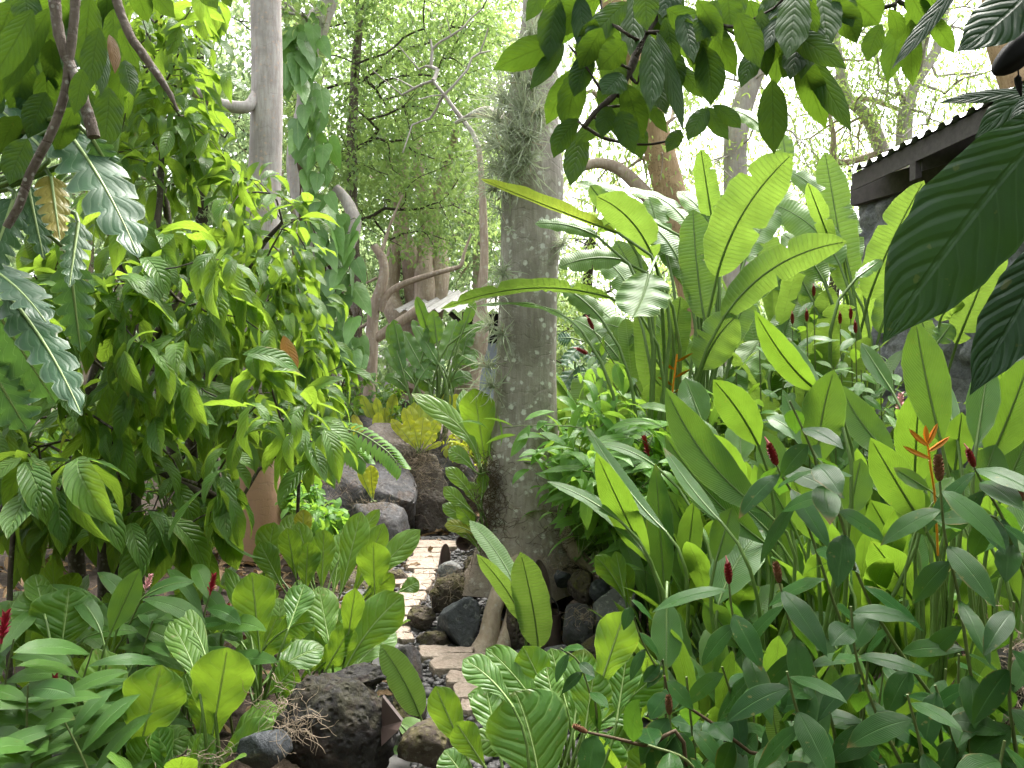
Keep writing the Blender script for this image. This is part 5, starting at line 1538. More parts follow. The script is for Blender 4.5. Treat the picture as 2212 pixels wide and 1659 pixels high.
def build_blades():
    """Tall ginger-like plants with big upright blades on the heliconia side."""
    g = 'upright blade-leaved plants'
    K = M['ginger']
    df = D(tilt=5, wave=.015, wf=2.5, fold=.22, curl=.1, nu=18, nv=3, jd=.3)
    def plant(lab, u, d, lv): hero('blade_ginger', lab, 'blade plant', g, G(u, d), [(*s[:4], s[4] * 1.14, *s[5:]) for s in lv], 'lance', K, True, .008, df)
    plant('blade-leaved plant with a long narrow pale leaf slanting from beside the trunk', 1480, 3.5, [
        (1440, 1150, 1265, 918, 34, D(k=(0, 18), tilt=60, r=.1)), (1402, 1215, 1287, 975, 66, D(k=(2, 10), tilt=-15, r=.9)), (1437, 1295, 1416, 1000, 54, D(tilt=10, r=.2)),
        (1395, 1200, 1215, 1048, 44, D(k=(10, -14), tilt=50)), (1345, 1130, 1180, 1040, 26, D(k=(0, -10), tilt=50)), (1440, 1290, 1439, 1448, 62, D(tilt=20, d=3.1, r=.1)), (1420, 1230, 1330, 1060, 50, D(tilt=20, dd=.3))])
    plant('blade-leaved plant with two long dark leaves slanting up in parallel', 1640, 3.2, [
        (1660, 1110, 1438, 836, 82, D(k=(-16, 24), tilt=25, r=.3)), (1655, 1175, 1435, 938, 74, D(k=(-10, 14), tilt=15, r=.35)), (1640, 965, 1540, 820, 72, D(k=(6, -4), tilt=-12, r=.85)),
        (1545, 1215, 1582, 1095, 56, D(tilt=5)), (1552, 1305, 1648, 1145, 92, D(k=(-8, -10), tilt=60, r=.2)), (1610, 1060, 1520, 930, 70, D(tilt=-10, r=.8, dd=.3)), (1600, 1000, 1600, 900, 60, D(tilt=30, dd=.5)),
        (1500, 1180, 1440, 1060, 60, D(tilt=20, dd=.5)), (1480, 1250, 1500, 1080, 50, D(tilt=0, dd=.4)), (1690, 1180, 1560, 1060, 70, D(tilt=35, dd=.2, k=(-5, -12))), (1580, 1380, 1690, 1260, 70, D(tilt=40)), (1600, 1400, 1520, 1300, 60, D(tilt=0)),
        (1560, 1130, 1432, 965, 40, D(tilt=60, k=(0, 10), r=.1, dd=-.1)), (1520, 920, 1480, 815, 60, D(tilt=25, dd=.8)), (1560, 960, 1450, 905, 45, D(tilt=50, k=(0, -14), dd=.7)), (1420, 1010, 1290, 960, 26, D(tilt=50, k=(0, -12), dd=.6))])
    plant('blade-leaved plant with a speckled upright leaf behind the red cone flower', 1770, 3.1, [
        (1765, 1010, 1802, 798, 84, D(k=(-8, 0), tilt=0, r=.5)), (1775, 850, 1702, 730, 40, D(k=(-4, 8), tilt=65, r=.1)), (1770, 845, 1630, 670, 56, D(k=(0, 22), tilt=-10, r=.9)), (1935, 985, 1812, 828, 66, D(k=(-4, 18), tilt=25, r=.6)),
        (1775, 1000, 1690, 840, 46, D(k=(0, 14), tilt=60, r=.1)), (1780, 1180, 1710, 1030, 70, D(tilt=10, r=.5)), (1830, 1120, 1860, 990, 66, D(tilt=5, r=.7)), (1720, 1150, 1640, 1000, 60, D(tilt=20, dd=.3)), (1760, 1120, 1800, 1000, 76, D(tilt=-5, dd=.25, r=.8)),
        (1975, 1300, 1882, 1168, 82, D(k=(0, -6), tilt=-15, r=.93)), (1690, 1060, 1650, 930, 60, D(tilt=20, dd=.4)), (1740, 960, 1655, 900, 44, D(tilt=45, dd=.5, k=(0, -10))), (1830, 1250, 1760, 1130, 70, D(tilt=35, dd=.2)), (1720, 1270, 1680, 1150, 64, D(tilt=20, dd=.3)),
        (1820, 1420, 1730, 1340, 90, D(tilt=50, k=(0, -14), dd=-.1)), (1700, 1420, 1740, 1300, 60, D(tilt=10))])
    plant('blade-leaved plant with the two tallest broad leaves beside the orange flower', 1990, 3.0, [
        (2035, 960, 1978, 692, 82, D(k=(-4, 0), tilt=5, r=.5)), (1975, 1060, 1988, 830, 80, D(k=(-2, 0), tilt=-5, r=.85)), (1990, 1125, 1880, 945, 78, D(k=(4, 10), tilt=0, r=.75)), (2070, 960, 1990, 760, 44, D(k=(8, -4), tilt=65, r=.1)),
        (2062, 1020, 2078, 890, 54, D(tilt=0, r=.6)), (2010, 1160, 1940, 1040, 70, D(tilt=10)), (2050, 1120, 2090, 1010, 70, D(tilt=10)), (1940, 1080, 1890, 1000, 60, D(tilt=30, dd=.3)), (2040, 920, 1960, 770, 34, D(tilt=60, k=(4, -2), dd=.2, r=.1)),
        (1950, 1200, 1880, 1080, 70, D(tilt=10, dd=.4)), (2030, 1260, 1990, 1140, 80, D(tilt=20, dd=.3)), (1930, 850, 1860, 740, 36, D(tilt=45, dd=.6))])
    plant('blade-leaved plant with a pale glossy leaf at the edge of the view', 2170, 2.9, [
        (2108, 965, 2136, 782, 58, D(tilt=50, r=.1, td=.12)), (2135, 1000, 2230, 760, 90, D(k=(0, 10), tilt=-5, r=.7)), (2160, 1080, 2240, 900, 80, D(tilt=10)), (2110, 1080, 2150, 960, 70, D(tilt=10)), (2190, 900, 2160, 800, 60, D(tilt=-10, r=.9, dd=.3)),
        (2180, 1200, 2240, 1080, 90, D(tilt=30)), (2140, 1180, 2080, 1090, 70, D(tilt=30)), (2200, 1300, 2130, 1180, 80, D(tilt=20, dd=.3))])


def build_anthuriums():
    g = 'broad-leaved bird nest anthuriums'
    K = M['anth']
    df = D(tilt=15, wave=.045, wf=3., fold=.18, curl=.25, nu=18, nv=3, jd=.12)
    def plant(lab, root, lv, d=None, mat=K, **kw): return hero('anthurium', lab, 'anthurium', g, root, [(*s[:4], s[4] * 1.14, *s[5:]) for s in lv], 'obov', mat, True, .006, dict(df, **kw), d=d, rib_mat=M['ribpale'])
    plant('anthurium with one pale white-spotted leaf at the bottom beside the ginger', G(285, 2.85, .0), [
        (262, 1640, 208, 1400, 92, D(tilt=55, r=.9, td=.12)), (292, 1650, 350, 1436, 124, D(tilt=5, r=.35)), (268, 1660, 176, 1545, 70, D(tilt=20, k=(-4, -16), r=.7)), (300, 1670, 412, 1585, 66, D(tilt=25, k=(0, -14), r=.6)), (285, 1690, 330, 1590, 80, D(tilt=10, dd=-.1)), (240, 1690, 150, 1640, 60, D(tilt=20))])
    plant('anthurium with a fan of dark broad leaves above the lava boulder', G(455, 2.9, .05), [
        (455, 1610, 492, 1398, 122, D(tilt=-5, r=.3)), (440, 1570, 398, 1455, 46, D(tilt=10, r=.95)), (478, 1650, 602, 1530, 66, D(tilt=20, k=(-4, -18), r=.93)), (470, 1640, 590, 1570, 60, D(tilt=15, k=(0, -10), r=.4)),
        (432, 1500, 366, 1342, 56, D(tilt=40, k=(8, -6), r=.8)), (452, 1450, 378, 1310, 46, D(tilt=45, k=(10, -10), r=.8)), (430, 1600, 445, 1480, 60, D(tilt=0)), (440, 1600, 540, 1455, 50, D(tilt=40, k=(-6, -6)))])
    plant('anthurium with the tallest round leaf and long ribbed one in the middle of the row', G(565, 3.2, .1), [
        (562, 1410, 544, 1236, 84, D(tilt=5, r=.5)), (550, 1440, 486, 1226, 40, D(tilt=45, k=(14, 0), roll=30, r=.8)), (622, 1362, 658, 1262, 62, D(tilt=50, r=.2)), (568, 1478, 700, 1398, 70, D(tilt=50, k=(-4, -12), r=.25)), (575, 1395, 682, 1345, 56, D(tilt=10, k=(-4, -14), r=.4)),
        (545, 1450, 600, 1330, 90, D(tilt=5, dd=.25)), (560, 1500, 520, 1390, 60, D(tilt=15)), (580, 1500, 640, 1440, 70, D(tilt=10)), (590, 1560, 650, 1490, 60, D(tilt=20)), (530, 1400, 470, 1310, 50, D(tilt=40))])
    plant('anthurium with pale wavy leaves fanning towards the path', G(735, 3.5, .1), [
        (740, 1458, 872, 1285, 86, D(tilt=20, k=(-10, -8), r=.6)), (748, 1462, 856, 1366, 62, D(tilt=50, k=(-4, -6), r=.5)), (715, 1410, 688, 1266, 66, D(tilt=35, r=.9)), (700, 1452, 760, 1352, 56, D(tilt=10)), (748, 1402, 768, 1270, 46, D(tilt=0, r=.9)), (690, 1455, 720, 1330, 60, D(tilt=20)),
        (680, 1450, 735, 1400, 50, D(tilt=0)), (670, 1460, 650, 1360, 60, D(tilt=30)), (725, 1455, 800, 1330, 70, D(tilt=0, dd=.2, r=.4))])
    plant('anthurium with upright leaves, some yellow-spotted, below the cacao and pinkish trunk base', G(690, 4.6, .1), [
        (800, 1265, 908, 1144, 52, D(tilt=30, k=(-12, 2), r=.6)), (810, 1295, 806, 1170, 68, D(tilt=-5, r=.5)), (735, 1285, 780, 1105, 58, D(tilt=20, r=.7)), (695, 1275, 700, 1143, 50, D(tilt=10, r=.6)), (680, 1265, 643, 1126, 44, D(tilt=20, r=.93)), (570, 1240, 592, 1128, 62, D(tilt=20, r=.5)),
        (640, 1250, 620, 1140, 46, D(tilt=-5)), (720, 1280, 740, 1150, 56, D(tilt=30, dd=.2)), (760, 1290, 830, 1130, 50, D(tilt=20, dd=.2)), (660, 1280, 665, 1170, 56, D(tilt=10)), (610, 1270, 560, 1170, 50, D(tilt=10)), (860, 1280, 905, 1255, 36, D(tilt=20)), (780, 1300, 850, 1240, 50, D(tilt=0)),
        (600, 1200, 640, 1110, 44, D(tilt=40, dd=.3)), (655, 1180, 655, 1100, 36, D(tilt=20, r=.97, dd=.2)), (740, 1200, 820, 1100, 30, D(tilt=30, dd=.3))], wf=3)
    plant('anthurium with the largest glossy leaf at the bottom centre by the path', G(1140, 2.45, -.02), [
        (1172, 1760, 1112, 1492, 172, D(tilt=25, k=(10, -10), r=.05, dd=-.1, wave=.018, wf=2., nu=24, nv=4)), (1110, 1530, 1000, 1424, 66, D(tilt=30, k=(4, -10), r=.3)), (1078, 1620, 1048, 1478, 76, D(tilt=45, r=.4)), (1010, 1640, 940, 1482, 66, D(tilt=5, r=.9)), (1050, 1660, 985, 1560, 60, D(tilt=-5, r=.9)),
        (1240, 1570, 1262, 1400, 70, D(tilt=35, r=.25)), (1290, 1500, 1350, 1320, 88, D(tilt=-5, r=.8)), (1332, 1560, 1355, 1408, 72, D(tilt=25, r=.1)), (1262, 1590, 1284, 1448, 84, D(tilt=25, r=.5)), (1160, 1560, 1100, 1415, 80, D(tilt=40, dd=.15)), (1200, 1540, 1180, 1440, 60, D(tilt=40, dd=.1)),
        (1380, 1560, 1400, 1420, 80, D(tilt=-5, dd=.2)), (1020, 1700, 960, 1620, 70, D(tilt=30)), (1270, 1690, 1330, 1590, 90, D(tilt=20))], d=2.55)
    plant('anthurium with overlapping broad leaves before the young heliconia, behind the largest glossy leaf', G(1230, 2.75, -.02), [
        (1180, 1560, 1050, 1400, 78, D(tilt=30, k=(6, -8), r=.4)), (1200, 1540, 1130, 1395, 74, D(tilt=20, r=.3)), (1225, 1530, 1190, 1400, 66, D(tilt=30, r=.6)), (1250, 1560, 1330, 1450, 80, D(tilt=10, r=.3)), (1260, 1600, 1400, 1500, 78, D(tilt=25, k=(0, -12), r=.2)),
        (1200, 1620, 1090, 1560, 80, D(tilt=35, k=(0, -14), r=.3)), (1270, 1640, 1390, 1600, 70, D(tilt=35, k=(0, -14), r=.4)), (1240, 1600, 1250, 1490, 84, D(tilt=35, r=.2)), (1160, 1640, 1020, 1600, 60, D(tilt=30, k=(0, -14), r=.7)), (1300, 1560, 1440, 1440, 70, D(tilt=0, r=.3)), (1180, 1600, 1010, 1500, 66, D(tilt=20, k=(4, -12), r=.5))])
    t = plant('anthurium perched on the mottled trunk with a broad speckled leaf', P(1048, 1020, 5.05), [
        (1048, 1000, 1024, 838, 74, D(tilt=0, r=.85, d=5.0)), (1035, 1010, 888, 850, 46, D(tilt=25, k=(34, -6), r=.9, d=4.98)), (1028, 1020, 968, 972, 36, D(tilt=20, k=(0, -8), d=4.95)), (1050, 1000, 1062, 900, 34, D(tilt=10, d=5.05)), (1040, 1010, 1000, 840, 46, D(tilt=50, d=5.1))])
    build_rocks().build('root', [M['deadroot']], t)
    plant('yellowish anthurium at the trunk foot above the blue-black rock', P(1035, 1150, 4.98), [
        (1030, 1090, 962, 1010, 30, D(tilt=30, k=(4, -6), r=.9)), (1025, 1110, 958, 1052, 30, D(tilt=20, r=.9)), (1030, 1130, 955, 1090, 30, D(tilt=20)), (1035, 1150, 990, 1090, 34, D(tilt=0, r=.93)), (1035, 1160, 960, 1135, 28, D(tilt=20, k=(0, -8), r=.97)), (1040, 1100, 1010, 1040, 30, D(tilt=20)),
        (1035, 1190, 965, 1120, 30, D(tilt=10, k=(8, -4))), (1040, 1080, 1045, 1020, 26, D(tilt=10))], d=4.95)
    plant('wavy leaf plant gripping the heliconia side of the mottled trunk', P(1205, 1020, 5.0), [(1202, 1015, 1155, 905, 30, D(tilt=10, k=(8, 10), roll=40, wave=.08, wf=5)), (1200, 1080, 1150, 1020, 24, D(tilt=10))])
    plant('anthurium with long wavy leaves at the trunk foot by the mossy ledge', P(1250, 1210, 4.9), [
        (1248, 1200, 1220, 1090, 34, D(tilt=10)), (1255, 1200, 1275, 1100, 40, D(tilt=15)), (1258, 1200, 1320, 1110, 40, D(tilt=20)), (1245, 1200, 1190, 1130, 26, D(tilt=10)), (1250, 1195, 1250, 1060, 34, D(tilt=10)), (1260, 1190, 1350, 1090, 36, D(tilt=20)), (1262, 1200, 1340, 1150, 30, D(tilt=30))], d=4.9)
    plant('two-leaved pale anthurium before the tall grey rock', G(1362, 3.9), [(1352, 1300, 1285, 1200, 44, D(tilt=0, k=(6, -4), r=.8)), (1362, 1315, 1345, 1215, 42, D(tilt=10, r=.9)), (1350, 1290, 1330, 1190, 30, D(tilt=10))])
    plant('broad dark anthurium low under the ginger leaves', G(130, 3.0), [(140, 1400, 60, 1270, 100, D(tilt=10, r=.2)), (130, 1420, 150, 1270, 130, D(tilt=15, r=.2)), (60, 1420, -30, 1310, 90, D(tilt=20)), (100, 1340, 75, 1240, 50, D(tilt=45))])
    # bird nest plants on the boulders
    B = M['brom']
    gb = 'yellow-green bird nest plants on the boulders'
    def nest(lab, root, lv, d): return hero('bird_nest_plant', lab, 'bird nest plant', gb, root, lv, 'obov', B, True, .006, dict(df, wave=.07, wf=4, nu=20), d=d)
    nest('yellow bird nest plant with tall narrow leaves above the brown rock', P(850, 940, 9.2), [(815, 935, 780, 852, 22, D()), (825, 935, 800, 870, 22, D()), (835, 935, 830, 880, 20, D()), (835, 935, 852, 850, 26, D(r=.5)), (828, 935, 812, 858, 20, D()), (840, 945, 770, 925, 16, D(r=.97))], 9.2)
    nest('most yellow bird nest plant drooping on the small grey rock', P(800, 975, 8.9), [(795, 962, 762, 895, 22, D(r=.965)), (798, 965, 770, 950, 26, D(r=.97)), (812, 968, 818, 890, 26, D(r=.93)), (805, 970, 835, 935, 26, D(r=.96))], 8.9)
    nest('biggest bird nest plant, its crested leaves over the dry root clump', P(905, 985, 8.6), [
        (900, 968, 872, 880, 26, D(r=.93)), (905, 968, 885, 875, 28, D(r=.9)), (905, 968, 910, 870, 32, D()), (908, 968, 930, 880, 28, D()), (912, 968, 950, 905, 28, D()), (895, 970, 845, 905, 24, D()), (900, 968, 880, 905, 36, D(r=.955, dd=-.1)), (907, 968, 915, 900, 38, D(r=.955, dd=-.15)),
        (900, 972, 865, 925, 24, D(dd=-.2)), (912, 972, 940, 930, 28, D(dd=-.2)), (905, 970, 895, 925, 26, D(dd=-.25)), (915, 975, 955, 955, 14, D()), (895, 968, 895, 868, 30, D(dd=.2)), (912, 965, 928, 872, 26, D(dd=.2))], 8.6)
    nest('bird nest plant on the dark sloping boulder beside the trunk leaves', P(985, 925, 9.1), [(978, 920, 935, 855, 26, D()), (985, 918, 960, 850, 28, D()), (990, 918, 985, 850, 30, D()), (995, 920, 1010, 860, 26, D()), (980, 920, 950, 880, 26, D(dd=-.1)), (990, 920, 1000, 875, 24, D(dd=-.1)), (975, 922, 925, 885, 20, D())], 9.1)
    nest('single jagged yellow-green tuft on the grey rounded rock', P(806, 1085, 7.2), [(804, 1080, 775, 1008, 20, D(r=.6)), (806, 1080, 800, 1004, 34, D(r=.9, wave=.12, wf=7))], 7.2)
    # glossy frond that arches over the boulder
    t = thing('arching_fern', 'pale arching fern frond drooping over the flat-topped boulder', 'fern', P(690, 960, 7.4))
    for a in ([(690, 935), (760, 930), (830, 970), (866, 1010)], [(690, 945), (730, 955), (775, 985), (790, 1000)]):
        p = smooth_path([P(u, v, 7.4 - .004 * (u - 690)) for u, v in a], 22)
        mb = MB(); tube(mb, p, np.linspace(.012, .004, 22), 5, 1)
        for i in range(2, 22):
            tg = unit(p[min(i + 1, 21)] - p[i - 1])
            for sd in (-1, 1):
                o = unit(np.cross(tg, [0, -1, .5])) * sd
                L = .17 * (1 - .02 * i)
                mb.add(*blade(p[i], p[i] + (o * .8 + tg * .5 - UP * .35) * L, .05, 'lance', p[i] + (o * .5 + tg * .3) * L, UP - np.array([0, .5, 0]), nu=6, nv=1, rnd=R.random() * .9))
        mb.build('frond', [M['fern'], M['stemgreen']], t)


def build_split_leaves():
    K = M['philo']
    df = D(tilt=40, wave=.04, wf=5, fold=.12, curl=.3, jd=.1)
    hero('split_leaf_philodendron', 'big split-leaf philodendron with grey-green jagged leaves at the edge by the hanging branches', 'philodendron', None, P(-140, 500, 2.6), [
        (150, 290, 300, 556, 150, D(tilt=35, k=(4, -14), r=.3)),
        (20, 640, 176, 897, 112, D(tilt=45, k=(8, -10), r=.3)),
        (-60, 560, 102, 700, 130, D(tilt=55, k=(6, -16), r=.2)),
        (100, 330, -40, 205, 120, D(tilt=60, k=(0, -4), r=.2)),
        (190, 300, 40, 215, 80, D(tilt=60, k=(0, -12), r=.3, dd=.1)),
        (110, 380, 130, 520, 70, D(tilt=30, r=.97, dd=.05)),
        (60, 400, 95, 560, 66, D(tilt=15, r=.6, dd=.1)),
        (150, 560, 175, 760, 80, D(tilt=-10, r=.5, dd=.15)),
        (-20, 650, 120, 870, 150, D(tilt=-20, r=.3, dd=.25)),
        (-40, 760, 60, 930, 130, D(tilt=-15, r=.3, dd=.3)),
        (200, 300, 262, 400, 60, D(tilt=-20, r=.5, dd=-.05)),
        (30, 430, -30, 600, 90, D(tilt=30, r=.4)),
        (170, 480, 150, 620, 60, D(tilt=50, r=.8, dd=.1)),
    ], 'split', K, True, .009, df, d=2.45, rib_mat=M['ribpale'])
    hero('split_leaf_philodendron', 'small split-leaf philodendron in the dark gap just beside the mottled trunk', 'philodendron', None, G(1290, 6.4), [
        (1255, 745, 1215, 790, 46, D(tilt=50)), (1235, 730, 1205, 730, 44, D(tilt=45)), (1250, 790, 1265, 835, 36, D(tilt=45)), (1270, 760, 1300, 800, 40, D(tilt=45)), (1240, 800, 1205, 850, 40, D(tilt=45)), (1290, 720, 1250, 700, 40, D(tilt=45)),
        (1300, 830, 1330, 880, 36, D(tilt=45)), (1240, 850, 1220, 900, 36, D(tilt=40))], 'split', M['philo'], True, .008, df)


def build_overhang():
    """The cacao and other boughs that hang into the picture from above."""
    t = thing('overhead_bough', 'overhanging cacao bough with large dark drooping leaves at the top', 'tree bough', P(1480, -300, 2.4))
    mains = [[P(1480, -300, 2.4), P(1462, -60, 2.4), P(1440, 15, 2.38), P(1412, 42, 2.36), P(1385, 90, 2.33), P(1362, 150, 2.3), P(1330, 203, 2.28), P(1290, 238, 2.26), P(1262, 274, 2.25)]]
    mp = smooth_path(mains[0], 40)
    mb = MB(); tube(mb, mp, np.interp(np.linspace(0, 1, 40), [0, .5, 1], [.022, .013, .007]), 8, rough=.0015)
    tw = [[(1385, 90), (1350, 70), (1310, 40), (1297, 0), (1290, -60)], [(1395, 70), (1440, 70), (1500, 66), (1530, 30), (1540, 10)], [(1362, 150), (1320, 130), (1280, 110)], [(1330, 203), (1300, 195), (1270, 150), (1225, 92)], [(1330, 205), (1370, 213), (1440, 200)], [(1300, 232), (1360, 225), (1420, 205), (1450, 185)],
          [(1262, 274), (1310, 300), (1380, 312), (1440, 305), (1470, 282)], [(1280, 250), (1310, 268), (1355, 262)], [(1530, 30), (1560, 55), (1600, 52), (1660, 25), (1700, -10)], [(1560, 55), (1590, 75), (1620, 92), (1650, 94)], [(1262, 274), (1250, 262)], [(1375, 120), (1390, 100), (1402, 78)], [(1360, 160), (1375, 180), (1385, 150)]]
    mb.build('branch', [M['bark_dark']], t)
    for k in tw:
        limbs(t, M['bark_dark'], [([P(u, v, 2.28 + R.normal() * .03) for u, v in k], [.006, .0025], 5)])
    LV = [(1215, 92, 1063, 152, 68), (1218, 95, 1143, 196, 42), (1300, -10, 1175, 80, 80), (1355, 5, 1260, 108, 62), (1255, 148, 1222, 293, 66), (1403, 75, 1405, 242, 58), (1395, -30, 1398, 68, 60), (1420, 70, 1476, 282, 40), (1530, 40, 1497, 142, 48), (1537, 50, 1592, 166, 54),
          (1520, 100, 1535, 229, 68), (1460, 140, 1516, 213, 38), (1592, 28, 1642, 148, 58), (1672, 18, 1674, 192, 58), (1668, 172, 1672, 334, 66), (1258, 280, 1231, 404, 56), (1252, 258, 1196, 342, 50), (1352, 92, 1290, 152, 62), (1345, 160, 1300, 205, 66), (1378, 260, 1386, 346, 44),
          (1408, 234, 1442, 288, 30), (1530, 235, 1485, 305, 46), (1528, 232, 1574, 303, 40), (1540, 228, 1600, 278, 36), (1722, 113, 1784, 279, 62), (1735, 110, 1840, 286, 54), (1240, 150, 1180, 270, 52), (1170, -40, 1135, 48, 40), (1340, 240, 1370, 335, 56), (1320, 230, 1300, 300, 46),
          (1440, 100, 1470, 200, 60), (1400, 150, 1440, 250, 52), (1460, 30, 1380, 60, 60), (1440, 20, 1530, 90, 60), (1300, 60, 1250, 150, 58), (1640, 90, 1600, 190, 50), (1660, -30, 1720, 80, 70), (1600, -40, 1560, 60, 70), (1720, -30, 1700, 130, 76), (1770, -40, 1790, 110, 80), (1740, 90, 1690, 170, 66),
          (1250, 0, 1210, 100, 60), (1460, -60, 1430, 40, 70), (1330, 230, 1240, 320, 40), (1470, 280, 1440, 330, 36), (1350, 180, 1390, 300, 60), (1280, 110, 1240, 210, 54), (1690, 60, 1830, 150, 60), (1800, -20, 1842, 60, 60)]
    for _ in range(34):
        a = R.uniform(1180, 1800); b = R.uniform(-60, 60) if R.random() < .7 else R.uniform(60, 170) * (a < 1480)
        LV.append((a, b, a + R.normal() * 34, b + R.uniform(90, 150), R.uniform(46, 66)))
    for i, (a, b, c, e, w) in enumerate(LV):
        mb = MB(); s = (a, b, c, e, w, D(tilt=R.uniform(-32, 30), fold=.2, curl=.35, wave=.03, wf=4, nu=18, nv=3, k=(R.normal() * 3, -abs(R.normal()) * 5), jd=.3))
        mb.add(*spec_blade(2.3, s, 'cacao', {})[0])
        B = P(a, b, 2.3)
        mb.build('leaf', [M['cacao_shaded']], t)
    # second bough by the house
    t = thing('overhead_bough', 'overhanging cacao bough with glowing leaves before the sky near the house roof', 'tree bough', P(1960, -280, 2.6))
    mb = MB()
    for k in ([(1960, -280), (1950, -80), (1935, 10), (1930, 50)], [(1935, 10), (1880, 18), (1820, 0)], [(1940, 0), (1975, 25), (2010, 28)]):
        limbs(t, M['bark_dark'], [([P(u, v, 2.55) for u, v in k], [.009, .003], 5)])
    for a, b, c, e, w in [(1943, 38, 1916, 180, 54), (1968, 42, 1972, 187, 48), (1905, 52, 1874, 134, 46), (1828, -8, 1898, 54, 78), (2005, 32, 2062, 116, 38), (1920, 20, 1935, 90, 36), (1810, -30, 1800, 70, 44), (1990, 10, 1960, 80, 40), (1870, -40, 1850, 40, 50), (2000, -30, 2040, 40, 44), (1960, -20, 2010, 70, 46)]:
        mb = MB(); s = (a, b, c, e, w, D(tilt=R.uniform(-35, 0), fold=.18, curl=.3, wave=.03, nu=18, nv=3, jd=.2, k=(R.normal() * 3, -2), r=R.uniform(.6, .93)))
        mb.add(*spec_blade(2.5, s, 'cacao', {})[0]); mb.build('leaf', [M['cacao_shaded']], t)
    # the big dark leaves nearest the lens, of another species than cacao
    t = thing('overhead_bough', 'closest bough of another tree with the biggest dark leaves hiding the stone wall', 'tree bough', P(2420, -100, 1.15))
    mb = MB()
    for k in ([(2420, -100), (2330, 80), (2300, 200), (2300, 300)], [(2330, 60), (2270, 20), (2200, -40), (2120, -60)]):
        limbs(t, M['bark_dark'], [([P(u, v, 1.12) for u, v in k], [.008, .004], 6)])
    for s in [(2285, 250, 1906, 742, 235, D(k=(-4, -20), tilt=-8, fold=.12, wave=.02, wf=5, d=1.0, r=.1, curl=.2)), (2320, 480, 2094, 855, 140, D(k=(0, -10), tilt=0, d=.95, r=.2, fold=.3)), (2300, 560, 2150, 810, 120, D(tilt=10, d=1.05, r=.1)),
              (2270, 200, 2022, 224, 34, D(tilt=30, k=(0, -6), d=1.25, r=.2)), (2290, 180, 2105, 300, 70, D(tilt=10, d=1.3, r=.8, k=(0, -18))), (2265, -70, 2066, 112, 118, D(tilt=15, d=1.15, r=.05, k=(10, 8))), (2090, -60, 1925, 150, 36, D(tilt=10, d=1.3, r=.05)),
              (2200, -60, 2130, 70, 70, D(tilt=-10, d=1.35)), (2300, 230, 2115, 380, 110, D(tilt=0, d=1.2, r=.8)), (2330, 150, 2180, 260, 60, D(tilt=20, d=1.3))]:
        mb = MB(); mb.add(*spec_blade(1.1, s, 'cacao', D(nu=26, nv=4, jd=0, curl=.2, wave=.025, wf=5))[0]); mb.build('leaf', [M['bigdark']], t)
    # dark pod that hangs in the corner
    t = thing('cacao_pod', 'dark dried pod with a thin hanging bud in the top corner', 'pod', P(2190, 120, 1.2))
    V, Fc = ico(3); V = V.copy()
    V[:, 2] *= 1.; ax = unit(P(2160, 142, 1.2) - P(2240, 70, 1.2)); a = unit(np.cross(ax, [0, 1, 0])); b = np.cross(ax, a)
    rr = 1 + .1 * np.cos(np.arctan2(V[:, 1], V[:, 0]) * 5)
    W = P(2205, 108, 1.2) + a * (V[:, :1] * rr[:, None] * .022) + b * (V[:, 1:2] * rr[:, None] * .022) + ax * V[:, 2:3] * .045 * (1 + .25 * V[:, 2:3])
    mb = MB(); mb.add(W, Fc); mb.build('husk', [M['black']], t)
    mb = MB(); tube(mb, smooth_path([P(2197, 130, 1.2), P(2200, 160, 1.2), P(2199, 175, 1.2), P(2206, 208, 1.2)], 12), np.interp(np.linspace(0, 1, 12), [0, .4, .5, .8, 1], [.0012, .0012, .0055, .005, .001]), 8); mb.build('bud', [M['black']], t)
    # hanging bare branches and the dark leaves on the other side
    t = thing('hanging_branches', 'overhanging tree with rough bare hanging branches and dark leaves above the split leaves', 'tree bough', P(150, -400, 2.2))
    for pth, r in ([[(165, -380), (162, -60), (161, 30), (149, 132), (139, 205), (109, 291), (66, 374), (43, 440), (14, 490)], [.016, .013, .012, .0125, .012, .011]],
                   [[(165, -380), (122, -40), (120, 20), (132, 93), (162, 165), (185, 231), (203, 296)], [.018, .016, .015, .014, .016, .017]],
                   [[(200, -380), (240, -60), (252, 0), (281, 76), (327, 142), (364, 198), (385, 240)], [.017, .014, .013, .012, .009, .003]]):
        mb = MB(); p = smooth_path([P(u, v, 2.15) for u, v in pth], 40)
        tube(mb, p, np.interp(np.linspace(0, 1, 40), np.linspace(0, 1, len(r)), r), 10, rough=.0012); mb.build('branch', [M['bark_hang']], t)
    more = [(R.uniform(-40, 260), R.uniform(-40, 200), 0, 0, R.uniform(44, 66), R.random() * .5) for _ in range(34)]
    more = [(a, b, a + R.normal() * 40 - 15, b + R.uniform(90, 150), w, r) for a, b, _, _, w, r in more]
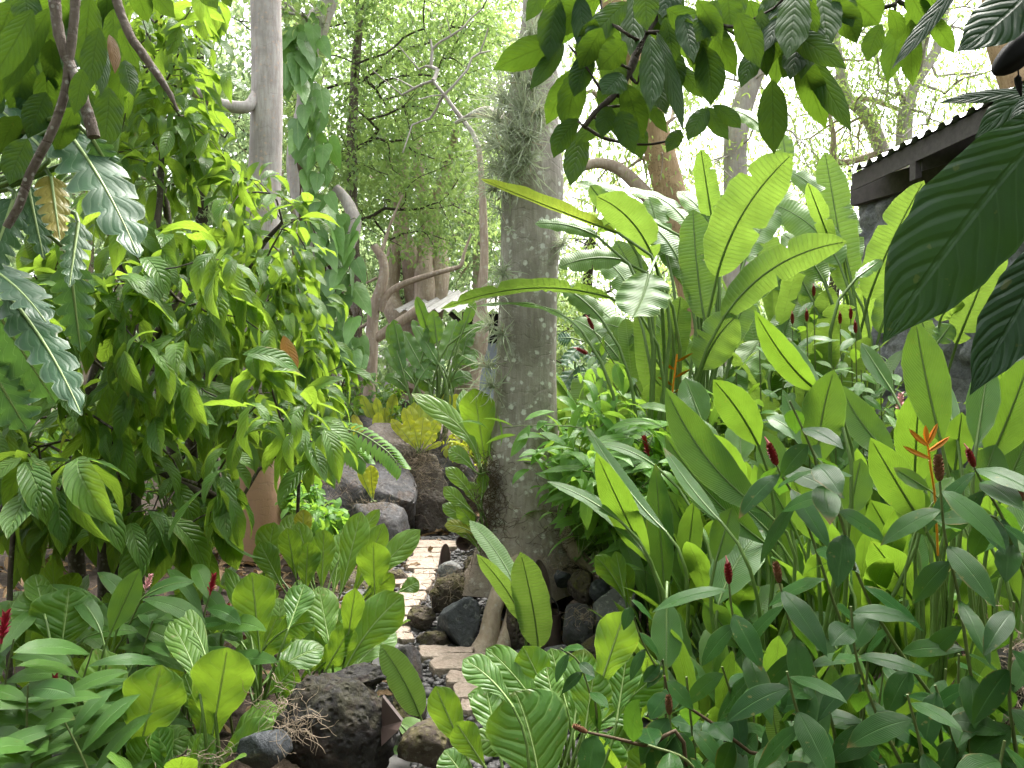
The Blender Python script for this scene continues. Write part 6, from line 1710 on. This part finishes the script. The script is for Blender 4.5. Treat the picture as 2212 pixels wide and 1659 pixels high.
    for a, b, c, e, w, r in more + [(110, 15, 5, 205, 52, .8), (70, 20, -30, 190, 60, .7), (195, -10, 178, 160, 66, .1), (215, 60, 195, 195, 52, .8), (110, 85, 122, 195, 52, .3), (245, 20, 250, 150, 44, .4), (30, 0, -20, 120, 60, .3), (90, -30, 60, 110, 60, .2), (170, 0, 205, 120, 70, .2), (250, -20, 225, 90, 70, .15),
                             (225, 100, 218, 210, 30, .4), (236, 75, 248, 160, 26, .985), (60, 120, 30, 260, 60, .2), (130, -40, 100, 70, 60, .2), (0, 120, -40, 260, 60, .3), (180, 150, 160, 250, 40, .5), (260, 60, 300, 150, 40, .5), (290, -30, 320, 50, 50, .5), (330, -20, 380, 40, 44, .6), (60, 300, 20, 400, 60, .2), (100, 200, 60, 300, 60, .15),
                             (270, 130, 290, 210, 40, .2), (40, 250, 0, 330, 60, .15), (160, 230, 120, 330, 60, .1), (420, -30, 470, 20, 40, .2), (480, -30, 500, 18, 30, .2)]:
        mb = MB(); s = (a, b, c, e, w, D(tilt=R.uniform(-35, 25), fold=.2, curl=.35, wave=.03, wf=4, nu=16, nv=3, jd=.4, r=r, k=(R.normal() * 4, -5)))
        mb.add(*spec_blade(2.6 if (a, b, c, e, w, r) in more else 2.25 + .15 * (r < .3), s, 'cacao', {})[0]); mb.build('leaf', [M['cacao_shaded']], t)
    # unseen cacao crown overhead, added and shaped to shade the foreground
    tt = thing('shading_canopy', 'unseen cacao crown over the viewpoint, added to shade the foreground', 'tree', np.array([.6, -.6, 3.2]))
    n = 230
    q = np.stack([3.4 - 5.6 * R.random(n) ** 1.5, R.uniform(-2.2, 2.7, n), np.zeros(n)], 1)
    q[:, 2] = 2.75 + .5 * np.maximum(q[:, 1], 0) * 1.25 + R.random(n) * 1.1
    ch, tips, td = grow([np.array([.6, -2.4, 0]), np.array([.6, -2.2, 1.6]), np.array([.5, -1.4, 2.9]), np.array([.5, -.4, 3.3])], q, .004, .06, 1)
    tree_mesh(tt, ch, M['bark_dark'], 5)
    mb = MB(); leafy_clusters(mb, T_CACAO, tips, td, 8, .24, .12, .5); mb.build('foliage', [M['cacao_shaded']], tt)


def build_canes():
    g = 'dark glossy spiral ginger canes'
    K = M['costus']
    def sg(lab, pth, d, nl, seed, flower=None, ll=.2, lw=.066, f0=.08, droop=.8, sr=.0065, fs=1., dz=0., grp=g, mat=None, **kw):
        pts = [P(u, v, d + dz * i / len(pth)) for i, (u, v) in enumerate(pth)]
        if pts[0][2] > .02: pts = [np.array([pts[0][0] + .03, pts[0][1] + .08, 0.])] + pts
        fs *= .76; nl = int(nl * 1.35)
        return cane('spiral_ginger', lab, 'spiral ginger', grp, pts, nl, ll, lw, 'costus', mat or K, f0, droop, True, flower, fs, sr, seed, **kw)
    sg('tallest spiral ginger cane, leaning up before the speckled blade leaf', [(2040, 1660), (2011, 1507), (1950, 1419), (1862, 1270), (1808, 1097), (1768, 1028), (1758, 982), (1706, 866)], 2.1, 17, 1, None, f0=.12)
    sg('spiral ginger cane topped by a brown spent cone beside the red one', [(1812, 1660), (1771, 1483), (1713, 1368), (1684, 1260)], 2.1, 9, 2, 'drycone', fs=.85)
    sg('spiral ginger cane topped by a dry brown cone under the orange flower', [(2118, 1660), (2110, 1520), (2096, 1453), (2069, 1277), (2042, 1165), (2030, 1040)], 2.0, 13, 3, 'drycone', fs=1.)
    sg('short leafy spiral ginger cane low between the tall ones', [(2090, 1700), (2080, 1659), (2045, 1554), (2020, 1480)], 1.95, 7, 4)
    sg('spiral ginger cane with a deep red cone above the shiny folded leaf', [(1705, 1680), (1655, 1530), (1610, 1400), (1583, 1330), (1575, 1262)], 2.15, 9, 5, 'cone', fs=.85)
    sg('spiral ginger cane with a crumbling orange-brown flower head at the bottom', [(1500, 1670), (1453, 1588), (1446, 1545)], 2.0, 6, 6, 'drycone', fs=.75, ll=.14)
    sg('spiral ginger cane with a large dark red pink-tipped cone, highest of the red', [(1860, 1500), (1800, 1300), (1735, 1110), (1690, 1030), (1678, 1006)], 2.3, 8, 7, 'cone', fs=1., f0=.35)
    sg('spiral ginger cane with a half-hidden red cone at the edge', [(2260, 1400), (2180, 1150), (2120, 1040), (2105, 1010)], 2.2, 8, 8, 'cone', fs=.8, f0=.3)
    sg('spiral ginger shoot with a broad pointed top leaf over the edge', [(2290, 1660), (2230, 1300), (2160, 1130), (2120, 1120)], 2.1, 9, 9, None)
    sg('leafy spiral ginger cane before the black lava bank', [(2200, 1720), (2180, 1500), (2190, 1300)], 1.9, 10, 10, None)
    sg('spiral ginger cane with hanging leaves between the two brown cones', [(1960, 1720), (1900, 1560), (1850, 1420), (1838, 1310)], 1.95, 10, 11, None)
    sg('low spiral ginger cane at the bottom below the folded bright leaf', [(1780, 1760), (1760, 1640), (1720, 1530), (1700, 1450)], 1.85, 9, 12, None)
    sg('thin pale ginger shoot with small leaves over the broad anthurium leaves', [(1436, 1470), (1420, 1445), (1385, 1381), (1366, 1320), (1362, 1290)], 2.2, 7, 13, None, ll=.1, lw=.038, sr=.004)
    sg('small ginger shoot arching over the big glossy anthurium leaf', [(1290, 1560), (1275, 1500), (1250, 1430), (1210, 1400)], 2.1, 6, 14, None, ll=.1, lw=.036, sr=.004, f0=.4)
    sg('sprawling brown cane with a knobbly spent cone near the bottom', [(1700, 1680), (1620, 1625), (1537, 1561), (1453, 1503), (1435, 1460)], 2.05, 6, 15, None, ll=.13, stem_mat=M['brownstem'])
    sg('lying brown cane with an old beige cone under the anthurium', [(1480, 1620), (1400, 1612), (1330, 1595), (1270, 1582)], 1.95, 5, 16, 'drycone', fs=.6, ll=.13, stem_mat=M['brownstem'])
    sg('leafy spiral ginger cane in front of the grey rock face', [(1640, 1760), (1600, 1640), (1590, 1540), (1560, 1440)], 2.2, 9, 17, None)
    sg('spiral ginger cane with wide leaves below the closest brown cone', [(2010, 1760), (1990, 1620), (1960, 1500)], 1.8, 7, 18, None)
    sg('small spiral ginger cane at the bottom beneath the crumbling flower head', [(1560, 1800), (1520, 1700), (1480, 1640), (1400, 1610)], 1.9, 8, 19, None, ll=.14)
    sg('spiral ginger cane filling the lowest corner by the lava bank', [(2120, 1820), (2150, 1700), (2170, 1600)], 1.75, 7, 20, None)
    for i in range(16):
        u = R.uniform(1480, 2230); d = R.uniform(1.9, 2.7)
        v = R.uniform(1400, 1600)
        sg('leafy dark spiral ginger cane without flower, one of the thicket filling the bottom', [(u, 1760), (u - 20, 1650), (u + R.normal() * 40 - 30, v)], d, 9, 120 + i, ll=.19)
    hero('ginger_shoot', 'lone bright yellow-green pointed ginger leaf near the bottom edge', 'ginger', None, G(1706, 2.0), [(1700, 1660, 1668, 1516, 44, D(tilt=10, k=(-6, 0), r=.93)), ], 'lance', M['helic'], True, .004, D(wave=.02, nu=14, jd=0))
    hero('orange_heliconia', 'slender heliconia with a spiky orange flower above the brown cone', 'heliconia', None, G(2030, 2.75), [(2010, 1060, 1930, 1010, 36, D(tilt=30)), (2012, 1090, 2060, 1030, 40, D(tilt=20))], 'lance', M['ginger'], True, .004, D(nu=12))
    for o in [o for o in COL.objects if o.name == 'orange_heliconia']:
        mb, mats = flower_mesh('orange', P(2008, 990, 2.6), np.array([-.15, 0, 1]), .95)
        tube(mb, smooth_path([P(2026, 1200, 2.7), P(2020, 1080, 2.65), P(2008, 995, 2.6)], 10), .004, 5, 0)
        mb.build('flower', mats, o)
    # ginger at the lower corner with red flowers
    g2 = 'red ginger plants'
    K2 = M['ginger']
    def rg(lab, pth, d, nl, seed, flower=None, ll=.32, lw=.074, f0=.1, droop=.3, fs=1., **kw):
        pts = [P(u, v, d) for u, v in pth]
        if pts[0][2] > .02: pts = [np.array([pts[0][0] + .02, pts[0][1] + .1, 0.])] + pts
        return cane('red_ginger', lab, 'red ginger', g2, pts, nl + 2, ll, lw, 'lance', K2, f0, droop, False, flower, fs, .006, seed, up=.55, az0=seed * .7, tk=.5, face=.45, **kw)
    rg('red ginger with a tall bright red spike before the hanging cacao leaves', [(445, 1420), (440, 1340), (453, 1285)], 3.2, 5, 31, 'redginger', fs=.7, f0=.1)
    rg('ginger with a pinkish spike behind a shiny pale upright leaf', [(240, 1450), (270, 1370), (312, 1280)], 3.15, 6, 32, 'pinkginger', fs=.65, f0=.15)
    rg('ginger with a low red spike among dark leaves near the bottom corner', [(110, 1640), (112, 1560), (116, 1508)], 2.75, 6, 33, 'redginger', fs=.66)
    rg('ginger with a red spike cut by the edge of the view', [(-20, 1560), (-10, 1450), (2, 1390)], 2.85, 7, 34, 'redginger', fs=.95)
    rg('small ginger with a thin red bud by the dry root clump', [(478, 1400), (484, 1360), (490, 1330)], 3.3, 4, 35, 'redginger', fs=.4, ll=.16)
    rg('leafy ginger stalk spreading over the bottom corner', [(90, 1720), (60, 1600), (60, 1480)], 2.7, 11, 36)
    rg('leafy ginger stalk at the edge with narrow leaves, under the broad dark one', [(30, 1640), (10, 1500), (30, 1380)], 2.9, 10, 37)
    rg('leafy ginger stalk leaning beside the spotted pale leaf', [(190, 1660), (170, 1520), (200, 1400)], 2.85, 10, 38)
    rg('leafy ginger stalk behind the spotted pale leaf', [(300, 1600), (290, 1480), (330, 1340)], 3.1, 9, 39)
    rg('leafy ginger stalk behind the dark fan of anthurium leaves', [(410, 1560), (400, 1440), (390, 1330)], 3.2, 9, 40)
    rg('low ginger in the bottom corner above the rough dark rock', [(230, 1760), (180, 1640), (140, 1560)], 2.65, 9, 41)
    rg('low ginger with dark leaves below the low red spike', [(40, 1800), (60, 1680), (90, 1610)], 2.6, 9, 42)
    for i in range(6):
        u = R.uniform(-30, 300); d = R.uniform(3.0, 3.6)
        v = R.uniform(1400, 1600)
        rg('leafy green ginger stalk without flower, one of the thicket beside the anthuriums', [(u, 1720), (u + 10, 1600), (u + R.normal() * 40, v)], d, 8, 140 + i)
    hero('red_ginger', 'ginger shoot with a shiny pale upright leaf in front of the pinkish spike', 'red ginger', g2, G(230, 3.05), [(238, 1368, 302, 1228, 62, D(tilt=55, r=.2, td=.05)), (250, 1362, 390, 1306, 50, D(tilt=35, k=(-4, -10), r=.2)), (92, 1432, 178, 1352, 54, D(tilt=50, k=(-4, -10), r=.3)), (180, 1380, 300, 1365, 34, D(tilt=40, k=(0, -10))),
         (285, 1440, 352, 1340, 48, D(tilt=60, r=.2)), (310, 1290, 420, 1258, 36, D(tilt=50, k=(0, -10), r=.1)), (220, 1370, 150, 1275, 40, D(tilt=50, k=(8, -4)))], 'lance', K2, True, .005, D(nu=14, nv=2, fold=.2))
    # ginger flowers on the other side
    rg('red ginger with a single red spike among pale leaves beside the tall blades', [(1440, 1180), (1418, 1040), (1402, 985)], 4.3, 7, 51, 'redginger', fs=.9, ll=.26, lw=.05)
    rg('pink ginger with two pale pink flower heads behind the orange flower', [(1930, 1080), (1935, 980), (1942, 905)], 4.0, 7, 52, 'pinkginger', fs=1.1)
    # back canes with red cones
    g3 = 'spiral ginger shrubs below the stone wall'
    def bc(lab, u, v, d, seed, n=14, ll=.15, fl='cone', fs=.7, lean=10):
        pts = [G(u + lean, d), P(u + lean * .6, (v + 1250) / 2, d), P(u, v, d)]
        return cane('spiral_ginger', lab, 'spiral ginger', g3, pts, n, ll, .06, 'costus', M['ginger'], .3, .6, True, fl, fs, .007, seed, curl=.2)
    for i, (lab, u, v, d) in enumerate([('spiral ginger with the highest red cone of the shrubs below the wall', 1758, 640, 5.0), ('spiral ginger with a slim red cone nearest the tall torn leaf stalks', 1815, 700, 4.8), ('spiral ginger with a rusty fading cone next to the slim red one', 1838, 690, 4.85),
                                        ('spiral ginger with a red cone in the middle of the shrubs', 1743, 695, 4.7), ('leafy spiral ginger with a brownish bud at the heliconia end of the shrubs', 1712, 700, 4.9), ('spiral ginger with a small red bud at the foot of the torn leaf stalks', 1848, 720, 4.6)]):
        bc(lab, u, v, d, 60 + i, 16)
    for i, (lab, u, v, d) in enumerate([('leafy ginger cane in the gap left of the broad blades, without flower', 1690, 760, 4.6), ('flowerless ginger cane in front of the wall below the dark leaves', 1900, 740, 4.7), ('flowerless ginger cane below the zinc-roof heliconia', 1860, 800, 4.3), ('flowerless ginger cane behind the speckled blade leaf', 1800, 790, 4.4),
                                        ('flowerless ginger cane behind the tallest blade', 1930, 800, 4.5), ('flowerless ginger cane beside the door jamb', 2130, 760, 4.2), ('pale thick ginger cane slanting in front of the door jamb', 2190, 700, 4.3), ('flowerless ginger cane under the heliconia bowl leaf', 1640, 720, 4.8), ('flowerless ginger cane beneath the arching heliconia leaf', 1590, 790, 4.6)]):
        bc(lab, u, v, d, 80 + i, 18, .17, None)
    # shrubs beside the mottled trunk
    for i, (lab, u, v, d) in enumerate([('slender cane with a pink-red bud leaning over the dark gap by the trunk', 1282, 712, 5.4), ('second slender cane with a red bud, lower over the dark gap', 1270, 765, 5.5)]):
        cane('spiral_ginger', lab, 'spiral ginger', g3, [G(1440, d), P(1400, 900, d), P(1330, 790, d), P(u, v, d)], 14, .15, .05, 'costus', M['ginger'], .3, .5, True, 'cone', .95, .006, 95 + i)
    for i, (lab, u, v, d, n) in enumerate([('leafy shrub at the foot of the dark gap beside the trunk', 1270, 900, 4.9, 7), ('leafy shrub with pale bud below the two red-budded canes', 1330, 880, 4.9, 7), ('leafy shrub under the long narrow pale blade leaf', 1390, 960, 4.5, 7), ('bushy low shrub just clear of the mottled trunk', 1285, 1000, 4.75, 6), ('bushy shrub between trunk shrub and the red ginger spike', 1310, 1000, 4.6, 7),
                                           ('bushy shrub behind the red ginger spike', 1450, 930, 5.2, 7), ('bushy shrub below the orange heliconia bracts', 1500, 900, 5.3, 7)]):
        t = thing('shrub', lab, 'shrub', G(u, d))
        tg = [P(u + R.normal() * 60, v + 30 + R.normal() * 45, d + R.normal() * .3) for _ in range(22)]
        ch, tips, td = grow([G(u, d), G(u, d, .35), G(u, d, .7)], tg, .003, .012, 1)
        tree_mesh(t, ch, M['canestem'], 5, 'stem')
        mb = MB(); leafy_clusters(mb, leaf_templates('costus', .36, 8, 6, 1, .3, .3, .02, 70 + i), tips, td, max(4, n - 2), .19, .12, .4, hang=.3); mb.build('foliage', [M['fern']], t)


def build_fillers():
    """Ground plants that close the gaps; each rooted where it grows."""
    K = M['ginger']
    # narrow-leaved plants right of the trunk foot
    for i, (lab, u, d, n, ll, lw, pet) in enumerate([
            ('tufted narrow-leaved plant spilling over the mossy rocks', 1310, 4.75, 22, .34, .026, .12), ('narrow-leaved tuft behind the young heliconia, near the mossy ledge', 1370, 4.6, 22, .36, .028, .2), ('narrow-leaved tuft under the long slanting blades', 1440, 4.4, 20, .38, .03, .25),
            ('narrow-leaved tuft between trunk foot and shrubs', 1265, 5.1, 18, .36, .034, .3)]):
        rosette('narrow_leaf_plant', lab, 'plant', 'narrow-leaved tufts by the rocks', P(u, 1200, d), n + 22, ll * 1.25, lw * 1.2, 'strap', M['fern'], pet, 1., .003, .3, .02, 300 + i, rmax=.97)
    rs = np.random.default_rng(77)
    for i, (lab, u0, d0, v0, v1) in enumerate([('fan of narrow pale leaves spilling towards the trunk above the mossy ledge', 1330, 4.55, 960, 1110), ('fan of narrow pale leaves arching over the rocks under the first fan', 1420, 4.35, 1080, 1230), ('fan of narrow pale leaves between trunk shrubs and long slanting blade', 1420, 4.5, 930, 1060)]):
        lv = []
        for k in range(26):
            v = v0 + (v1 - v0) * k / 26 + rs.normal() * 12; u = u0 - 20 + rs.normal() * 28; L = rs.uniform(80, 135); a = rs.normal() * .35 + .1
            lv.append((u, v, u - L * math.cos(a), v + L * math.sin(a) * .8 - 8, rs.uniform(16, 26), D(tilt=rs.uniform(25, 60), k=(0, -rs.uniform(6, 18)), dd=rs.normal() * .15, r=rs.random() * .93)))
        hero('narrow_leaf_plant', lab, 'plant', 'narrow-leaved tufts by the rocks', G(u0 + 20, d0), lv, 'lance', M['fern'], True, .003, D(nu=10, nv=2, fold=.25, jd=.1))
    S = [('broad ginger under the blades beside the tall grey rock', 1440, 3.9, 12, .5, .1, .45), ('broad ginger in the shade between the two blade plants', 1570, 3.8, 14, .55, .1, .55), ('broad ginger rooted below the highest red cone flower', 1700, 3.7, 14, .55, .1, .6), ('broad ginger rooted under the speckled blade leaf', 1840, 3.6, 14, .55, .1, .6),
         ('broad ginger rooted under the orange flower', 1980, 3.5, 14, .55, .1, .55), ('broad ginger at the edge behind the pale glossy blade', 2150, 3.5, 14, .55, .1, .6), ('tall ginger below the arching heliconia stalks', 1500, 4.5, 14, .55, .1, .75), ('tall ginger under the heliconia bowl leaf', 1610, 4.4, 14, .55, .1, .8),
         ('tall ginger below the wall shrubs', 1730, 4.2, 14, .55, .1, .75), ('tall ginger in front of the house wall foot', 2000, 4.2, 14, .55, .1, .7), ('tall ginger before the door', 2140, 4.1, 14, .5, .1, .7), ('tall ginger behind the pink flower heads', 1890, 4.3, 14, .55, .1, .75),
         ('low ginger shaded beneath the brown cones', 1660, 2.9, 12, .4, .09, .3), ('low ginger shaded beneath the deep red cone', 1530, 3.0, 12, .4, .09, .3), ('low ginger shaded behind the tallest cane', 1800, 2.8, 12, .4, .09, .3), ('low ginger shaded before the lava bank', 1960, 2.7, 12, .4, .09, .3), ('low ginger shaded in the lowest corner', 2120, 2.6, 12, .4, .09, .3)]
    for i, (lab, u, d, n, ll, lw, pet) in enumerate(S):
        rosette('ginger', lab, 'ginger', 'leafy gingers filling the bed', G(u, d), n + 8, ll * 1.15, lw * 1.15, 'lance', K, pet, .75, .005, .12, .02, 330 + i, pmin=.12)
    S = [('anthurium deep in the shade beneath the dark cacao stems', 230, 3.7, 9, .4, .15, .2), ('anthurium in the shade under the young cacao shoot', 400, 3.7, 9, .38, .14, .2), ('anthurium at the edge under the long hanging cacao leaves', 60, 3.5, 9, .4, .15, .25), ('anthurium in front of the pinkish trunk base', 560, 4.6, 9, .36, .13, .2),
         ('anthurium crowded behind the tallest round leaf', 620, 3.8, 10, .38, .14, .22), ('anthurium crowded behind the pale wavy path-side leaves', 760, 3.9, 8, .34, .12, .2), ('low anthurium at the bottom between spotted leaf and dark fan', 380, 2.75, 8, .3, .12, .12), ('low anthurium in front of the grey stone at the bottom', 1390, 2.6, 9, .34, .15, .15),
         ('low anthurium below the crumbling flower head', 1480, 2.35, 8, .3, .12, .15),
         ('anthurium in the shade right at the foot of the dark cacao stems', 280, 4.0, 10, .36, .12, .25), ('anthurium in the shade left of the dark cacao stems', 130, 4.1, 10, .36, .12, .3), ('anthurium between the dark cacao stems and the pinkish trunk', 420, 4.4, 10, .36, .12, .3), ('anthurium hidden behind the two red spikes', 380, 3.4, 9, .36, .12, .25)]
    for i, (lab, u, d, n, ll, lw, pet) in enumerate(S):
        rosette('anthurium', lab, 'anthurium', 'broad-leaved bird nest anthuriums', G(u, d), n, ll, lw, 'obov', M['anth'], pet, .85, .005, .15, .035, 370 + i, wf=2.)
    # back planting under the trees
    S = [('dark heliconia in the background behind the cacao stems', 120, 7.5, 14, .7, .16, .8), ('heliconia in the background between cacao and pale trunk', 380, 7.8, 14, .7, .16, .9), ('heliconia in the background just behind the pale trunk', 620, 8.6, 12, .6, .15, .6), ('low heliconia behind the yellow bird nest plants', 780, 10.2, 12, .5, .13, .4),
         ('heliconia behind the mottled trunk, below the bare twigs', 1100, 8.4, 12, .6, .15, .5), ('heliconia in the dark gap right behind the trunk', 1220, 6.6, 14, .6, .16, .7), ('heliconia behind the red-budded canes', 1330, 6.3, 14, .7, .17, .9), ('heliconia behind the clump with orange bracts', 1480, 6.5, 16, .8, .2, 1.1),
         ('heliconia behind the huge glowing leaf', 1600, 6.3, 16, .8, .2, 1.2), ('heliconia between glowing leaf and ragged leaf', 1710, 6.2, 16, .8, .2, 1.2), ('heliconia beside the far corner of the stone house', 1810, 6.8, 14, .8, .2, 1.2), ('heliconia behind the trunk above the narrow tufts', 1280, 7.4, 14, .7, .17, .9), ('heliconia beyond the hut-side rocks', 1040, 10., 12, .5, .14, .4),
         ('heliconia before the house wall among the wall shrubs', 1950, 5.3, 12, .6, .15, .6)]
    for i, (lab, u, d, n, ll, lw, pet) in enumerate(S):
        big = pet > 1.
        rosette('heliconia', lab, 'heliconia', 'tall heliconia plants', G(u, d), n + (10 if big else 2), ll * (1.1 if big else 1), lw * (1.15 if big else 1), 'paddle', M['helic'] if u > 1150 else M['ginger'], pet * (1.4 if big else 1), .6, .01, .15, .02, 400 + i, torn=4, pmin=.45)
    for i, (lab, u, d, n, pet) in enumerate([('heliconia directly behind the bowl-shaped pale leaf', 1400, 5.4, 18, 1.3), ('heliconia filling the gap under the arching yellow leaf', 1660, 5.4, 18, 1.2), ('heliconia between ragged leaf and red cones', 1760, 5.6, 16, 1.2),
                                              ('heliconia beside the trunk at the height of the lone air plant', 1270, 5.7, 14, 1.3), ('heliconia low behind the orange bracts', 1530, 5.2, 16, .7)]):
        rosette('heliconia', lab, 'heliconia', 'tall heliconia plants', G(u, d), n, .72, .19, 'paddle', M['helic'], pet, .65, .009, .15, .02, 450 + i, torn=3, pmin=.4)
    # low shrubs behind the boulders and at the far end
    for i, (lab, u, v, d, sz) in enumerate([('low bright shrub above the flat-topped boulder under cacao leaves', 690, 1010, 8.8, 60), ('low shrub with tiny red flowers beside the mossy boulder side', 650, 1075, 7.0, 26), ('low shrub left of the grey rounded rock', 705, 1125, 6.6, 26), ('low bright shrub right of the sloping boulder', 1020, 960, 8.6, 40), ('low shrub under the vine foot', 740, 860, 9.4, 50),
                                            ('low shrub between vine foot and dark heliconia', 830, 870, 9.8, 50), ('shrub deep in the background behind the dark stems', 250, 1000, 7.2, 130), ('shrub deep in the background at the edge', 20, 950, 7.0, 150), ('shrub deep in the background behind the near cacao', 450, 980, 7.6, 110)]):
        t = thing('shrub', lab, 'shrub', G(u, d))
        tg = [P(u + R.normal() * sz * .6, v + R.normal() * sz * .5, d + R.normal() * .25) for _ in range(30)]
        ch, tips, td = grow([G(u, d), G(u, d, .2), G(u, d, .4)], tg, .003, .012, 1)
        tree_mesh(t, ch, M['canestem'], 5, 'stem')
        mb = MB(); leafy_clusters(mb, T_SMALL if sz < 70 else T_CACAO, tips, td, 10, .11 if sz < 70 else .18, .1, .3); mb.build('foliage', [M['brom'] if i in (0, 3) else M['fern'] if i < 3 else M['ginger']], t)


build_light()
build_setting()
build_house()
build_trees()
build_vine()
build_air_plants()
build_cacao()
build_heliconias()
build_blades()
build_anthuriums()          # also sets the rocks the plants sit on
build_split_leaves()
build_overhang()
build_canes()
build_fillers()
for o in COL.objects:
    if '_base' in o: del o['_base']
